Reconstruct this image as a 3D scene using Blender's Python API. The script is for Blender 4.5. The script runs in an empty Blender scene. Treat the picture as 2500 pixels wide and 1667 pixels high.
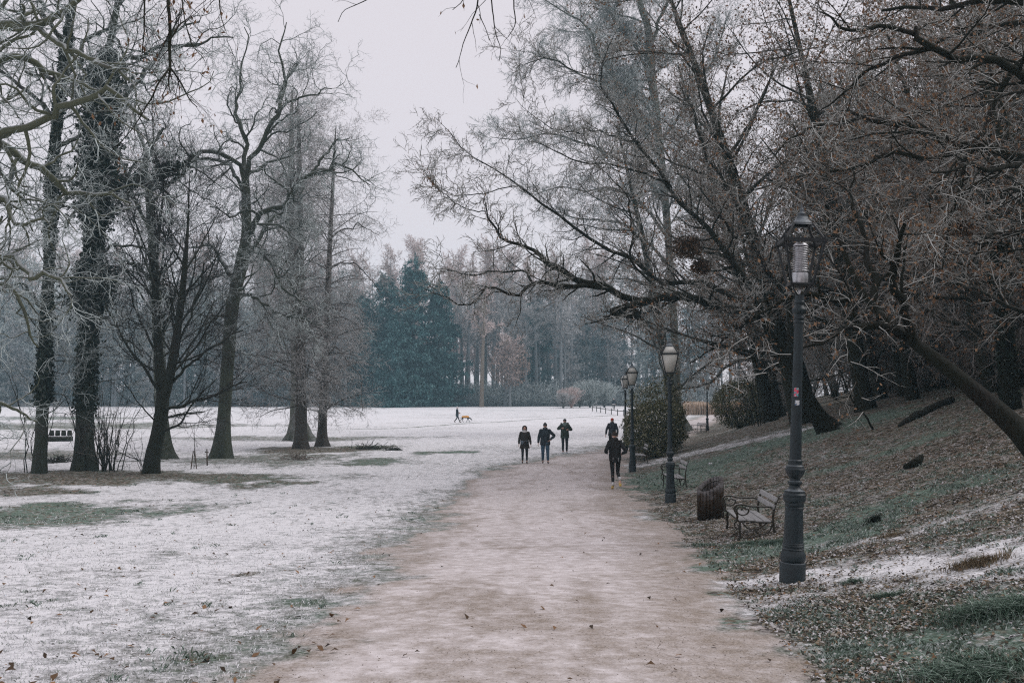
import bpy, math, random
import numpy as np
from mathutils import Vector, Matrix
R = math.radians
sc = bpy.context.scene
COL = sc.collection
# ------------------------------------------------------------------ camera
FPX = 2431.0; PITCH = math.atan(126.5/FPX); CZ = 3.1
cam_d = bpy.data.cameras.new('camera'); cam = bpy.data.objects.new('camera', cam_d); COL.objects.link(cam)
cam.location = (0, 0, CZ); cam.rotation_euler = (math.pi/2 + PITCH, 0, 0)
cam_d.sensor_width = 36; cam_d.lens = 36*FPX/2500; cam_d.clip_start = .05; cam_d.clip_end = 3000
sc.camera = cam
# ------------------------------------------------------------------ sky, sun, exposure
w = bpy.data.worlds.new("World"); sc.world = w; w.use_nodes = True
nt = w.node_tree; nt.nodes.clear()
wo = nt.nodes.new('ShaderNodeOutputWorld'); bg = nt.nodes.new('ShaderNodeBackground')
sky = nt.nodes.new('ShaderNodeTexSky'); sky.sky_type = 'NISHITA'; sky.sun_disc = False
SUN_EL, SUN_AZ = 52, 80
sky.sun_elevation = R(SUN_EL); sky.sun_rotation = R(SUN_AZ)
mx = nt.nodes.new('ShaderNodeMix'); mx.data_type = 'RGBA'; mx.inputs[0].default_value = .93
nt.links.new(sky.outputs[0], mx.inputs[6]); mx.inputs[7].default_value = (8.3, 7.75, 8.2, 1)   # thick even cloud
nt.links.new(mx.outputs[2], bg.inputs[0]); bg.inputs[1].default_value = .098
nt.links.new(bg.outputs[0], wo.inputs[0])
sl = bpy.data.lights.new('sun', 'SUN'); sl.energy = 1.5; sl.angle = R(45); sl.color = (1, .97, .95)
so = bpy.data.objects.new('sun', sl); COL.objects.link(so)
_d = Vector((math.sin(R(SUN_AZ))*math.cos(R(SUN_EL)), math.cos(R(SUN_AZ))*math.cos(R(SUN_EL)), math.sin(R(SUN_EL))))
so.rotation_euler = _d.to_track_quat('Z', 'Y').to_euler()
sc.view_settings.view_transform = 'Standard'; sc.view_settings.look = 'None'
sc.view_settings.exposure = 0; sc.view_settings.gamma = 1
sc.cycles.max_bounces = 4; sc.cycles.diffuse_bounces = 2; sc.cycles.glossy_bounces = 2
sc.cycles.transmission_bounces = 3; sc.cycles.volume_bounces = 3; sc.cycles.transparent_max_bounces = 6
sc.cycles.use_denoising = False
sc.cycles.use_adaptive_sampling = False
sc.cycles.filter_width = 1.2
# ------------------------------------------------------------------ numpy helpers
def hash2(ix, iy, s):
    n = (ix.astype(np.int64)*374761393 + iy.astype(np.int64)*668265263 + s*1442695041) & 0xffffffff
    n = ((n ^ (n >> 13))*1274126177) & 0xffffffff
    return ((n ^ (n >> 16)) & 0xffff)/65535.0
def vnoise(x, y, s=0):
    ix = np.floor(x); iy = np.floor(y); fx = x-ix; fy = y-iy
    fx = fx*fx*(3-2*fx); fy = fy*fy*(3-2*fy)
    a = hash2(ix, iy, s); b = hash2(ix+1, iy, s); c = hash2(ix, iy+1, s); d = hash2(ix+1, iy+1, s)
    return (a*(1-fx)+b*fx)*(1-fy)+(c*(1-fx)+d*fx)*fy
def fbm(x, y, s=0, o=4):
    t = 0; a = .5; tot = 0
    for k in range(o):
        t = t + a*vnoise(x*2**k, y*2**k, s+k*17); tot += a; a *= .5
    return t/tot
def sstep(a, b, x):
    t = np.clip((x-a)/(b-a), 0, 1); return t*t*(3-2*t)
_yy = np.linspace(-60, 700, 7601)
def _tab(pts, sm=25):
    v = np.interp(_yy, [p[0] for p in pts], [p[1] for p in pts])
    k = np.ones(sm)/sm
    for _ in range(2):
        v = np.convolve(np.pad(v, sm//2, 'edge'), k, 'valid')[:len(_yy)]
    return v
BASE = _tab([(-60, 2.3), (0, 1.52), (6, 1.33), (11.4, .92), (19, .42), (26, .2), (33, .06), (40, -.02), (60, -.06), (110, 0), (150, .4), (180, .62), (300, .8), (700, 1)], 41)
ER = _tab([(-60, -1), (0, 1.3), (6, 1.8), (11.4, 2.35), (16, 2.85), (26, 3.5), (33, 3.75), (40, 4.3), (46, 5.2), (52, 6.8), (60, 9), (70, 12), (78, 14.5), (93, 18.2), (110, 23), (140, 33), (200, 55), (300, 90), (700, 200)], 25)
EL = _tab([(-60, -4), (0, -1.5), (6, -1.6), (12, -1.75), (19, -1.95), (33, -1.36), (40, -.8), (44, -.1), (48, 1.6), (51, 3.4), (60, 5.8), (78, 11), (93, 14.4), (110, 19), (140, 28), (200, 50), (300, 85), (700, 195)], 15)
def f_base(y): return np.interp(y, _yy, BASE)
def f_er(y): return np.interp(y, _yy, ER)
def f_el(y): return np.interp(y, _yy, EL)
def ground(x, y, fine=True):
    x = np.asarray(x, float); y = np.asarray(y, float)
    z = f_base(y)
    u = np.maximum(x-f_er(y), 0)
    r = .35*(np.sqrt(u*u+4.4)-4.4**.5)
    sat = 9.0
    r = sat*(1-np.exp(-r/sat))*(1-.62*sstep(112, 150, y))
    z = z+r
    z = z-.05*np.exp(-((x-.5*(f_er(y)+f_el(y)))/1.6)**2)*-1*.6
    amp = np.where(x < f_el(y), .10, .03)+.25*sstep(1, 8, u)
    z = z+(fbm(x*.22, y*.22, 3, 3)-.5)*amp
    if fine:
        inp = (x > f_el(y)) & (x < f_er(y))
        z = z+(fbm(x*1.7, y*1.7, 9, 3)-.5)*np.where(inp, .02, .07)*sstep(160, 60, y)
    return z
_c, _s = math.cos(PITCH), math.sin(PITCH)
def W(px, py, d):
    """a point at depth d (metres along +Y) seen in that direction"""
    v = 833.5-py; Y = FPX*_c-v*_s; Z = FPX*_s+v*_c
    return np.array([(px-1250)/Y*d, d, CZ+Z/Y*d])
def G(px, py):
    """where that direction meets the ground"""
    ds = np.geomspace(2, 500, 4000); v = 833.5-py; Y = FPX*_c-v*_s; Z = FPX*_s+v*_c
    x = (px-1250)/Y*ds; z = CZ+Z/Y*ds
    g = ground(x, ds, False); k = np.argmax(z < g)
    d = ds[k]; return np.array([(px-1250)/Y*d, d, float(ground((px-1250)/Y*d, d))])
# ------------------------------------------------------------------ scene helpers
def tag(o, label=None, cat=None, group=None, kind=None):
    if label: o['label'] = label
    if cat: o['category'] = cat
    if group: o['group'] = group
    if kind: o['kind'] = kind
    return o
def empty(name, loc=(0, 0, 0), rz=0, label=None, cat=None, group=None):
    o = bpy.data.objects.new(name, None); COL.objects.link(o); o.location = tuple(float(a) for a in loc)
    o.rotation_euler = (0, 0, rz); o.empty_display_size = .2
    return tag(o, label, cat, group)
def children(o): return [c for c in bpy.data.objects if c.parent == o]
def copy_tree(o, parent=None):
    c = o.copy(); COL.objects.link(c); c.parent = parent
    for ch in list(o.children): copy_tree(ch, c)
    return c
class MB:
    def __init__(s): s.V = []; s.Q = []; s.T = []; s.qm = []; s.tm = []; s.n = 0; s.att = []
    def add(s, v, q=None, t=None, m=0):
        v = np.asarray(v, float).reshape(-1, 3); s.V.append(v)
        if q is not None and len(q):
            q = np.asarray(q, np.int64).reshape(-1, 4); s.Q.append(q+s.n); s.qm.append(np.full(len(q), m))
        if t is not None and len(t):
            t = np.asarray(t, np.int64).reshape(-1, 3); s.T.append(t+s.n); s.tm.append(np.full(len(t), m))
        s.n += len(v)
    def mesh(s, name, mats, smooth=True):
        me = bpy.data.meshes.new(name)
        V = np.concatenate(s.V) if s.V else np.zeros((0, 3))
        Q = np.concatenate(s.Q) if s.Q else np.zeros((0, 4), int); T = np.concatenate(s.T) if s.T else np.zeros((0, 3), int)
        me.vertices.add(len(V)); me.vertices.foreach_set('co', V.astype(np.float32).ravel())
        me.loops.add(Q.size+T.size); me.loops.foreach_set('vertex_index', np.concatenate([Q.ravel(), T.ravel()]).astype(np.int32))
        me.polygons.add(len(Q)+len(T))
        me.polygons.foreach_set('loop_start', np.concatenate([np.arange(len(Q))*4, Q.size+np.arange(len(T))*3]).astype(np.int32))
        if len(mats) > 1:
            mi = np.concatenate([np.concatenate(s.qm) if s.qm else [], np.concatenate(s.tm) if s.tm else []]).astype(np.int32)
            me.polygons.foreach_set('material_index', mi)
        for m in mats: me.materials.append(m)
        me.update(calc_edges=True)
        if smooth: me.shade_smooth()
        return me
    def build(s, name, mats, parent=None, smooth=True, loc=None, sharp=None):
        if not isinstance(mats, (list, tuple)): mats = [mats]
        o = bpy.data.objects.new(name, s.mesh(name, mats, smooth)); COL.objects.link(o)
        if parent: o.parent = parent
        if loc is not None: o.location = loc
        if sharp: o.data.set_sharp_from_angle(angle=R(sharp))
        return o
    # ---- simple solids
    def box(s, c, sx, sy, sz, rot=None, m=0):
        v = np.array([[a, b, d] for a in (-.5, .5) for b in (-.5, .5) for d in (-.5, .5)])*[sx, sy, sz]
        if rot is not None: v = v @ np.array(rot.to_3x3()).T
        s.add(v+np.asarray(c), q=[[0, 1, 3, 2], [4, 6, 7, 5], [0, 4, 5, 1], [2, 3, 7, 6], [0, 2, 6, 4], [1, 5, 7, 3]], m=m)
    def lathe(s, prof, n=24, c=(0, 0, 0), m=0, flute=None):
        prof = np.array(prof, float); a = np.arange(n)/n*2*math.pi
        rr = prof[:, :1]*np.ones((1, n))
        if flute is not None: rr = rr*(1+flute[:, None]*(np.arange(n) % 2)[None, :])
        V = np.stack([rr*np.cos(a), rr*np.sin(a), prof[:, 1:2]*np.ones((1, n))], -1)+np.asarray(c)
        K = len(prof); q = []
        for k in range(K-1):
            for j in range(n): q.append([k*n+j, k*n+(j+1) % n, (k+1)*n+(j+1) % n, (k+1)*n+j])
        s.add(V, q=q, m=m)
        for k, flip in ((0, 1), (K-1, 0)):
            if prof[k, 0] > 1e-4:
                ring = V[k]; cen = ring.mean(0)
                t = [[j, (j+1) % n, n] if not flip else [(j+1) % n, j, n] for j in range(n)]
                s.add(np.vstack([ring, cen]), t=t, m=m)
    def tube(s, P, Rr, S=8, m=0, cap=True):
        P = np.asarray(P, float); Rr = np.ones(len(P))*Rr if np.isscalar(Rr) else np.asarray(Rr, float)
        s.tubes(P[None], Rr[None], S, m=m, flat=cap)
    def tubes(s, P, Rr, S=3, tip=False, m=0, flat=False):
        N, K, _ = P.shape
        if N == 0: return
        T = np.empty_like(P); T[:, 1:-1] = P[:, 2:]-P[:, :-2]; T[:, 0] = P[:, 1]-P[:, 0]; T[:, -1] = P[:, -1]-P[:, -2]
        T /= np.linalg.norm(T, axis=2, keepdims=True)+1e-9
        av = np.abs(T.mean(1)); a = np.zeros((N, 3)); a[np.arange(N), av.argmin(1)] = 1
        U = np.cross(T, a[:, None, :]); U /= np.linalg.norm(U, axis=2, keepdims=True)+1e-9
        V2 = np.cross(T, U)
        ang = np.arange(S)/S*2*math.pi
        KK = K-1 if tip else K
        ring = P[:, :KK, None, :]+Rr[:, :KK, None, None]*(U[:, :KK, None, :]*np.cos(ang)[None, None, :, None]+V2[:, :KK, None, :]*np.sin(ang)[None, None, :, None])
        k = np.arange(KK-1)[:, None]; j = np.arange(S)[None, :]
        q = np.stack([k*S+j, (k+1)*S+j, (k+1)*S+(j+1) % S, k*S+(j+1) % S], -1).reshape(-1, 4)[:, ::-1]
        n1 = KK*S
        if tip:
            V = np.concatenate([ring.reshape(N, n1, 3), P[:, -1:, :]], 1); st = n1+1
            jj = np.arange(S); t = np.stack([(KK-1)*S+jj, (KK-1)*S+(jj+1) % S, np.full(S, n1)], -1)
            tt = (t[None]+np.arange(N)[:, None, None]*st).reshape(-1, 3)
        else:
            V = ring.reshape(N, n1, 3); st = n1; tt = None
            if flat:
                V = np.concatenate([V, P[:, :1], P[:, -1:]], 1); st = n1+2; jj = np.arange(S)
                t = np.concatenate([np.stack([(jj+1) % S, jj, np.full(S, n1)], -1), np.stack([(KK-1)*S+jj, (KK-1)*S+(jj+1) % S, np.full(S, n1+1)], -1)])
                tt = (t[None]+np.arange(N)[:, None, None]*st).reshape(-1, 3)
        qq = (q[None]+np.arange(N)[:, None, None]*st).reshape(-1, 4) if len(q) else None
        s.add(V.reshape(-1, 3), q=qq, t=tt, m=m)
# ------------------------------------------------------------------ materials
class NT:
    def __init__(s, name):
        s.m = bpy.data.materials.new(name); s.m.use_nodes = True; s.t = s.m.node_tree; s.b = s.t.nodes['Principled BSDF']
        s.tc = s.t.nodes.new('ShaderNodeTexCoord')
    def n(s, kind, **kw):
        x = s.t.nodes.new(kind)
        for k, v in kw.items(): setattr(x, k, v)
        return x
    def l(s, a, b): s.t.links.new(a, b)
    def noise(s, scale, detail=4, rough=.55, vec=None, dist=0):
        x = s.n('ShaderNodeTexNoise'); x.inputs['Scale'].default_value = scale; x.inputs['Detail'].default_value = detail
        x.inputs['Roughness'].default_value = rough; x.inputs['Distortion'].default_value = dist
        s.l(vec if vec is not None else s.tc.outputs['Object'], x.inputs['Vector']); return x.outputs['Fac']
    def mapping(s, scale):
        x = s.n('ShaderNodeMapping'); x.inputs['Scale'].default_value = scale; s.l(s.tc.outputs['Object'], x.inputs['Vector']); return x.outputs[0]
    def ramp(s, fac, stops):
        x = s.n('ShaderNodeValToRGB'); e = x.color_ramp.elements
        while len(e) < len(stops): e.new(.5)
        for i, (p, c) in enumerate(stops): e[i].position = p; e[i].color = (*c, 1) if len(c) == 3 else c
        s.l(fac, x.inputs[0]); return x.outputs[0]
    def mix(s, fac, a, b, mode='MIX'):
        x = s.n('ShaderNodeMix', data_type='RGBA', blend_type=mode)
        for v, i in ((fac, 0), (a, 6), (b, 7)):
            if hasattr(v, 'default_value'): s.l(v, x.inputs[i])
            else: x.inputs[i].default_value = v if i == 0 else (*v, 1)
        return x.outputs[2]
    def math(s, op, a, b=None, c=None, clamp=False):
        x = s.n('ShaderNodeMath', operation=op); x.use_clamp = clamp
        for i, v in enumerate((a, b, c)):
            if v is None: continue
            if hasattr(v, 'default_value'): s.l(v, x.inputs[i])
            else: x.inputs[i].default_value = v
        return x.outputs[0]
    def srange(s, v, a, b, lo=0, hi=1):
        x = s.n('ShaderNodeMapRange', interpolation_type='SMOOTHSTEP')
        for i, q in enumerate((v, a, b, lo, hi)):
            if hasattr(q, 'default_value'): s.l(q, x.inputs[i])
            else: x.inputs[i].default_value = q
        return x.outputs[0]
    def bump(s, h, strength, dist=.02):
        x = s.n('ShaderNodeBump'); x.inputs['Strength'].default_value = strength; x.inputs['Distance'].default_value = dist
        s.l(h, x.inputs['Height']); s.l(x.outputs[0], s.b.inputs['Normal'])
    def col(s, c): 
        if hasattr(c, 'default_value'): s.l(c, s.b.inputs['Base Color'])
        else: s.b.inputs['Base Color'].default_value = (*c, 1)
    def rough(s, r, spec=.3): s.b.inputs['Roughness'].default_value = r; s.b.inputs['Specular IOR Level'].default_value = spec
def mat_plain(name, c1, c2, scale=6, rough=.8, metal=0, spec=.3, bump=0):
    m = NT(name); f = m.noise(scale, 5, .6); m.col(m.ramp(f, [(.3, c1), (.7, c2)])); m.rough(rough, spec); m.b.inputs['Metallic'].default_value = metal
    if bump: m.bump(f, bump, .01)
    return m.m
def mat_bark(name, dark, light, moss=None, mossamt=.0, frost=0., fcol=(.5, .53, .57), stretch=(7, 7, 1.4)):
    m = NT(name); v = m.mapping(stretch)
    f = m.noise(3.2, 7, .65, v, .4); g = m.noise(.8, 3)
    c = m.ramp(f, [(.32, dark), (.68, light)])
    if moss: c = m.mix(m.math('MULTIPLY', m.srange(g, .5-mossamt*.4, .62-mossamt*.2), mossamt, clamp=True), c, moss)
    if frost > 0:
        ge = m.n('ShaderNodeNewGeometry'); sp = m.n('ShaderNodeSeparateXYZ'); m.l(ge.outputs['Normal'], sp.inputs[0])
        h = m.noise(9, 3); up = m.math('MULTIPLY_ADD', h, .9, sp.outputs[2])
        c = m.mix(m.math('MULTIPLY', m.srange(up, .75, 1.25), frost), c, fcol)
    m.col(c); m.rough(.95, .15); m.bump(f, .9, .03); return m.m
def mat_twig(name, bark, frostc, amt, lo=.3, hi=.6):
    """thin wood, rime sitting on its upper side"""
    m = NT(name); ge = m.n('ShaderNodeNewGeometry'); sp = m.n('ShaderNodeSeparateXYZ'); m.l(ge.outputs['Normal'], sp.inputs[0])
    h = m.noise(1.3, 3); up = m.math('ADD', m.math('MULTIPLY', sp.outputs[2], .35), h)
    c = m.mix(m.math('MULTIPLY', m.srange(up, lo, hi), amt), bark, frostc); m.col(c); m.rough(.95, .1); return m.m
M = {}
M['bark_ivy'] = mat_bark('bark_ivy', (.022, .022, .02), (.085, .082, .072), (.035, .05, .03), .5, .25)
M['bark_moss'] = mat_bark('bark_moss', (.035, .038, .034), (.13, .13, .118), (.05, .062, .036), .6, .4)
M['bark_grey'] = mat_bark('bark_grey', (.05, .05, .048), (.19, .185, .175), (.08, .095, .06), .5, .35)
M['bark_dark'] = mat_bark('bark_dark', (.012, .011, .009), (.05, .046, .038), (.02, .025, .012), .5, .2, (.3, .3, .3))
M['bark_red'] = mat_bark('bark_red', (.04, .036, .032), (.13, .115, .1), None, 0, .25, stretch=(12, 12, .6))
M['bark_plane'] = mat_bark('bark_plane', (.12, .095, .075), (.27, .225, .18), None, 0, .2)
M['bark_far'] = mat_bark('bark_far', (.10, .11, .115), (.25, .265, .27), None, 0, .4)
M['bark_black'] = mat_bark('bark_black', (.006, .0055, .0045), (.026, .022, .017), (.011, .014, .007), .6, .06, (.2, .2, .2))
M['limb_lichen'] = mat_bark('limb_lichen', (.03, .031, .025), (.11, .112, .09), (.10, .108, .062), .7, .5)
M['twig_frost'] = mat_twig('twig_frost', (.08, .09, .085), (.60, .67, .66), .9, .36, .6)
M['twig_pale'] = mat_twig('twig_pale', (.16, .155, .145), (.58, .58, .58), .85, .34, .62)
M['twig_pink'] = mat_twig('twig_pink', (.42, .31, .28), (.78, .68, .65), .8, .34, .6)
M['twig_dark'] = mat_twig('twig_dark', (.018, .016, .014), (.2, .2, .2), .35, .5, .85)
M['twig_brown'] = mat_twig('twig_brown', (.11, .092, .072), (.44, .43, .42), .75, .44, .74)
M['twig_right'] = mat_twig('twig_right', (.095, .084, .068), (.56, .575, .55), .85, .42, .7)
def mat_leaf(name, stops, rough=.8, scale=.9):
    m = NT(name); ge = m.n('ShaderNodeNewGeometry'); m.col(m.ramp(ge.outputs['Random Per Island'], stops)); m.rough(rough, .2); return m.m
M['dead_leaf'] = mat_leaf('dead_leaf', [(0, (.06, .036, .022)), (.5, (.15, .082, .043)), (1, (.27, .165, .095))])
M['ivy_leaf'] = mat_leaf('ivy_leaf', [(0, (.010, .016, .011)), (.6, (.022, .034, .023)), (.85, (.05, .065, .05)), (1, (.15, .18, .17))])
M['laurel_leaf'] = mat_leaf('laurel_leaf', [(0, (.035, .042, .018)), (.45, (.10, .105, .045)), (.8, (.2, .195, .11)), (1, (.55, .52, .44))])
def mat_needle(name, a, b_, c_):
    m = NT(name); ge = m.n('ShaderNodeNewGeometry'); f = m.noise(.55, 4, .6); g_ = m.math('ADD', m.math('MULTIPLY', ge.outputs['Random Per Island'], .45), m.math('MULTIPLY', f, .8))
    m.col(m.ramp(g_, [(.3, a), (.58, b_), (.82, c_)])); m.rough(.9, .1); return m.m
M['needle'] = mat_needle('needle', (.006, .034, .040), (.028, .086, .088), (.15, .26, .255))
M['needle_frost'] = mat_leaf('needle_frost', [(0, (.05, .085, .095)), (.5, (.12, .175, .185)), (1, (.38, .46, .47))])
# ------------------------------------------------------------------ ground cover (what lies on the ground, laid out in metres)
def ell(px, py, rx, ry):
    c = G(px, py); a = G(px+rx, py); t = G(px, py-ry); b = G(px, py+ry)
    return (c[0], .5*(t[1]+b[1]), abs(a[0]-c[0]), max(.5*(t[1]-b[1]), .3))
LITTER = [(ell(200, 1168, 480, 20), .8, 0, .85), (ell(560, 1168, 150, 9), .5, .25, .75), (ell(120, 1262, 330, 38), .3, .72, .72), (ell(20, 1200, 180, 16), .75, .1, .7),
          (ell(640, 1125, 260, 16), .35, .25, .6), (ell(780, 1098, 170, 8), .85, 0, .85), (ell(880, 1092, 60, 4), .5, .3, .8), (ell(930, 1128, 120, 8), .05, .5, .45),
          (ell(700, 1070, 360, 7), .4, .15, .5), (ell(150, 1040, 500, 9), .4, .35, .65), (ell(60, 1110, 330, 14), .5, .1, .6), (ell(100, 1022, 220, 5), .2, .5, .6),
          (ell(1110, 1104, 48, 3.5), 0, .6, .8), (ell(1030, 1107, 36, 4), .1, .5, .7), (ell(600, 1403, 45, 7), .75, 0, .75), (ell(480, 1610, 110, 22), .3, .5, .5),
          (ell(420, 1350, 60, 8), 0, .2, .2), (ell(730, 1470, 70, 16), .1, .4, .4)]
SNOWB = [([(1545, 1138), (1620, 1122), (1700, 1103), (1800, 1082), (1920, 1058)], 1.25, .62), ([(1830, 1420), (2000, 1392), (2150, 1385), (2330, 1372), (2520, 1330)], .62, .86),
         ([(2050, 1330), (2200, 1310), (2420, 1235)], .4, .5), ([(1850, 1475), (2050, 1440), (2250, 1420), (2450, 1390)], .5, .62), ([(1840, 1560), (2100, 1600), (2400, 1560)], .35, .38)]
GREENB = [([(1560, 1190), (1700, 1140), (1850, 1095), (2050, 1040)], 2.6, .95), ([(1700, 1385), (1800, 1345), (1890, 1330)], .6, .75), ([(2000, 1330), (2150, 1240), (2350, 1180)], .7, .75),
          ([(2300, 1590), (2500, 1480)], .45, .7), ([(1950, 1600), (2250, 1560)], .3, .45), ([(2050, 1140), (2300, 1060)], .7, .4)]
def poly_d(x, y, pts):
    d = np.full(x.shape, 1e9)
    for (ax, ay), (bx, by) in zip(pts[:-1], pts[1:]):
        L = (bx-ax)**2+(by-ay)**2+1e-9; t = np.clip(((x-ax)*(bx-ax)+(y-ay)*(by-ay))/L, 0, 1)
        d = np.minimum(d, np.hypot(x-ax-t*(bx-ax), y-ay-t*(by-ay)))
    return d
_SB = [([tuple(G(*p)[:2]) for p in pts], wd, am) for pts, wd, am in SNOWB]
_GB = [([tuple(G(*p)[:2]) for p in pts], wd, am) for pts, wd, am in GREENB]
TRACK = [tuple(G(*p)[:2]) for p in [(700, 1052), (960, 1046), (1150, 1033), (1300, 1024), (1420, 1018), (1500, 1014)]]
def cover(x, y):
    el = f_el(y); er = f_er(y)
    wob = (fbm(x*.9, y*.9, 21, 4)-.5)
    dl = x-el+wob*1.5*np.clip(y/14, .5, 1.4); dr = er-x+wob*1.3*np.clip(y/14, .5, 1.4)
    inside = np.minimum(dl, dr)
    big = fbm(x*.12, y*.12, 5, 3); mid = fbm(x*.6, y*.35, 6, 4)
    snow = .74+(big-.5)*.22+(mid-.5)*.26; leaf = .07+0*x; green = .10+(big-.5)*.2
    for (cx, cy, rx, ry), lf, gr, dn in LITTER:
        k = np.hypot((x-cx)/rx, (y-cy)/ry)+(fbm(x*.5, y*.5, 31, 4)-.5)*1.3+(fbm(x*2.5, y*1.6, 33, 3)-.5)*.8
        a = sstep(1.4, .35, k)
        snow = snow-a*dn*.66; leaf = np.maximum(leaf, a*lf); green = np.maximum(green, a*gr)
    # the verge
    v = sstep(-2.4, .1, dl); snow = snow-v*.22*(1-sstep(.2, .6, dl)); green = green+.02*v
    # the bank
    u = x-er; bk = sstep(-.75, -.1, u+wob*.8)
    nb = fbm(x*.9, y*.7, 41, 4); sb = .26+(nb-.5)*.34+(fbm(x*3, y*2.4, 47, 3)-.5)*.2-.18*sstep(5, 9, u); lb = .90-.25*sstep(.45, .6, nb); gb = .20+1.6*(fbm(x*.5, y*.35, 43, 4)-.47)
    for pts, wd, am in _SB:
        a = sstep(wd*1.7, wd*.2, poly_d(x, y, pts)+wob*wd*2.4+(fbm(x*3.3, y*2.5, 48, 3)-.5)*wd*1.6); sb = sb+a*(am-sb)*.95; lb = lb*(1-.5*a)
    for pts, wd, am in _GB:
        a = sstep(wd*1.6, wd*.4, poly_d(x, y, pts)+wob*wd*1.6); gb = np.maximum(gb, a*am); lb = lb*(1-.75*a); sb = sb*(1-.15*a)
    far = sstep(108, 138, y)          # beyond the bend the slope is open and white
    sb = sb*(1-far)+.86*far; lb = lb*(1-far)+.05*far; gb = gb*(1-far)+.05*far
    snow = snow*(1-bk)+sb*bk; leaf = leaf*(1-bk)+lb*bk; green = green*(1-bk)+gb*bk
    snow = snow-.45*np.exp(-(poly_d(x, y, TRACK)/.35)**2)
    # gravel: bare brown rims, rime down the middle
    gravel = sstep(-.45, .5, inside+(fbm(x*3.2, y*2.2, 61, 3)-.5)*.9)
    rim = sstep(.1, 1.0, dl*1.15)*sstep(.3, 1.7, dr)
    st = .4*fbm(x*2.6, y*1.3, 51, 6)+.25*fbm(x*7, y*4, 53, 3)+.35*fbm(x*.6, y*.3, 52, 3)
    gs = .34+.46*rim*sstep(.26, .62, st+.06*sstep(8, 30, y))
    gs = gs+.25*np.exp(-((dl-.55)/.22)**2)*sstep(12, 5, y)          # a white band along the left rim near the camera
    tw = np.clip((x-el)/np.maximum(er-el, .5), 0, 1)+(fbm(y*.25, y*0, 91, 2)-.5)*.12
    gs = gs-.13*(np.exp(-((tw-.36)/.028)**2)+np.exp(-((tw-.62)/.03)**2))*sstep(.3, .6, fbm(x*.9, y*.35, 93, 3))
    snow = snow*(1-gravel)+gs*gravel; leaf = leaf*(1-gravel)+.03*gravel; green = green*(1-gravel)
    return np.stack([np.clip(snow, 0, 1), np.clip(leaf, 0, 1), np.clip(green, 0, 1), gravel], -1)
ys = np.concatenate([np.linspace(-40, 2.0, 15)[:-1], np.geomspace(2.0, 230, 760), np.geomspace(232, 400, 14)])
ss = np.sinh(np.linspace(-1, 1, 821)*2.2)/math.sinh(2.2)*1.0
XX = (ss[None, :]*(6+1.15*np.abs(ys))[:, None])
XX = XX+(np.clip(ys, 0, 300)*.02)[:, None]; YY = ys[:, None]*np.ones_like(XX)
ZZ = ground(XX, YY); CV = cover(XX, YY)
nr, nc = XX.shape
idx = np.arange(nr*nc).reshape(nr, nc)
quads = np.stack([idx[:-1, :-1], idx[:-1, 1:], idx[1:, 1:], idx[1:, :-1]], -1).reshape(-1, 4)
cx = XX.ravel()[quads].mean(1); cy = YY.ravel()[quads].mean(1)
isp = (cx > f_el(cy)) & (cx < f_er(cy)) & (cy < 200)
def sheet(name, mask, mat):
    q = quads[mask]; used, inv = np.unique(q, return_inverse=True)
    b = MB(); b.add(np.stack([XX.ravel(), YY.ravel(), ZZ.ravel()], -1)[used], q=inv.reshape(-1, 4))
    o = b.build(name, mat); a = o.data.color_attributes.new('cover', 'FLOAT_COLOR', 'POINT')
    a.data.foreach_set('color', CV.reshape(-1, 4)[used].astype(np.float32).ravel())
    return tag(o, kind='structure')
g = NT('ground_cover'); at = g.n('ShaderNodeAttribute', attribute_name='cover'); sp = g.n('ShaderNodeSeparateColor'); g.l(at.outputs['Color'], sp.inputs[0])
SN, LF, GR, GV = sp.outputs[0], sp.outputs[1], sp.outputs[2], at.outputs['Alpha']
def sharp(f, k=2.4): return g.math('MULTIPLY_ADD', g.math('SUBTRACT', f, .5), k, .5)
n1 = sharp(g.noise(5.5, 8, .72), 2.2); n2 = sharp(g.noise(26, 5, .65), 2.0); n3 = sharp(g.noise(60, 3, .6), 2.0); nb = sharp(g.noise(1.3, 4), 2)
n0 = sharp(g.noise(2.2, 3, .6, g.mapping((1, .6, 1))), 2.0); fine = g.math('ADD', g.math('ADD', g.math('MULTIPLY', n1, .48), g.math('MULTIPLY', n2, .30)), g.math('MULTIPLY', n0, .22))
grass = g.ramp(n2, [(.15, (.045, .064, .046)), (.5, (.125, .18, .14)), (.8, (.25, .34, .29)), (1, (.42, .5, .46))])
straw = g.ramp(n2, [(.2, (.06, .05, .035)), (.6, (.16, .14, .11)), (.95, (.35, .33, .29))])
vo = g.n('ShaderNodeTexVoronoi'); vo.inputs['Scale'].default_value = 13; vo.inputs['Randomness'].default_value = 1
wv = g.n('ShaderNodeMix', data_type='VECTOR'); wv.inputs[0].default_value = .08
nz = g.n('ShaderNodeTexNoise'); nz.inputs['Scale'].default_value = 9; g.l(g.tc.outputs['Object'], nz.inputs['Vector'])
g.l(g.tc.outputs['Object'], wv.inputs[4]); g.l(nz.outputs['Color'], wv.inputs[5]); g.l(wv.outputs[1], vo.inputs['Vector'])
vs = g.n('ShaderNodeSeparateColor'); g.l(vo.outputs['Color'], vs.inputs[0])
leafc = g.ramp(vs.outputs[0], [(0, (.014, .010, .007)), (.25, (.06, .05, .034)), (.5, (.13, .108, .074)), (.7, (.21, .19, .155)), (.85, (.38, .365, .355)), (1, (.18, .10, .055))])
c = g.mix(g.srange(nb, .2, .8, .1, .75), grass, straw)
c = g.mix(g.srange(g.math('ADD', GR, g.math('MULTIPLY', g.math('SUBTRACT', n1, .5), .7)), .25, .55), c, grass)
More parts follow.
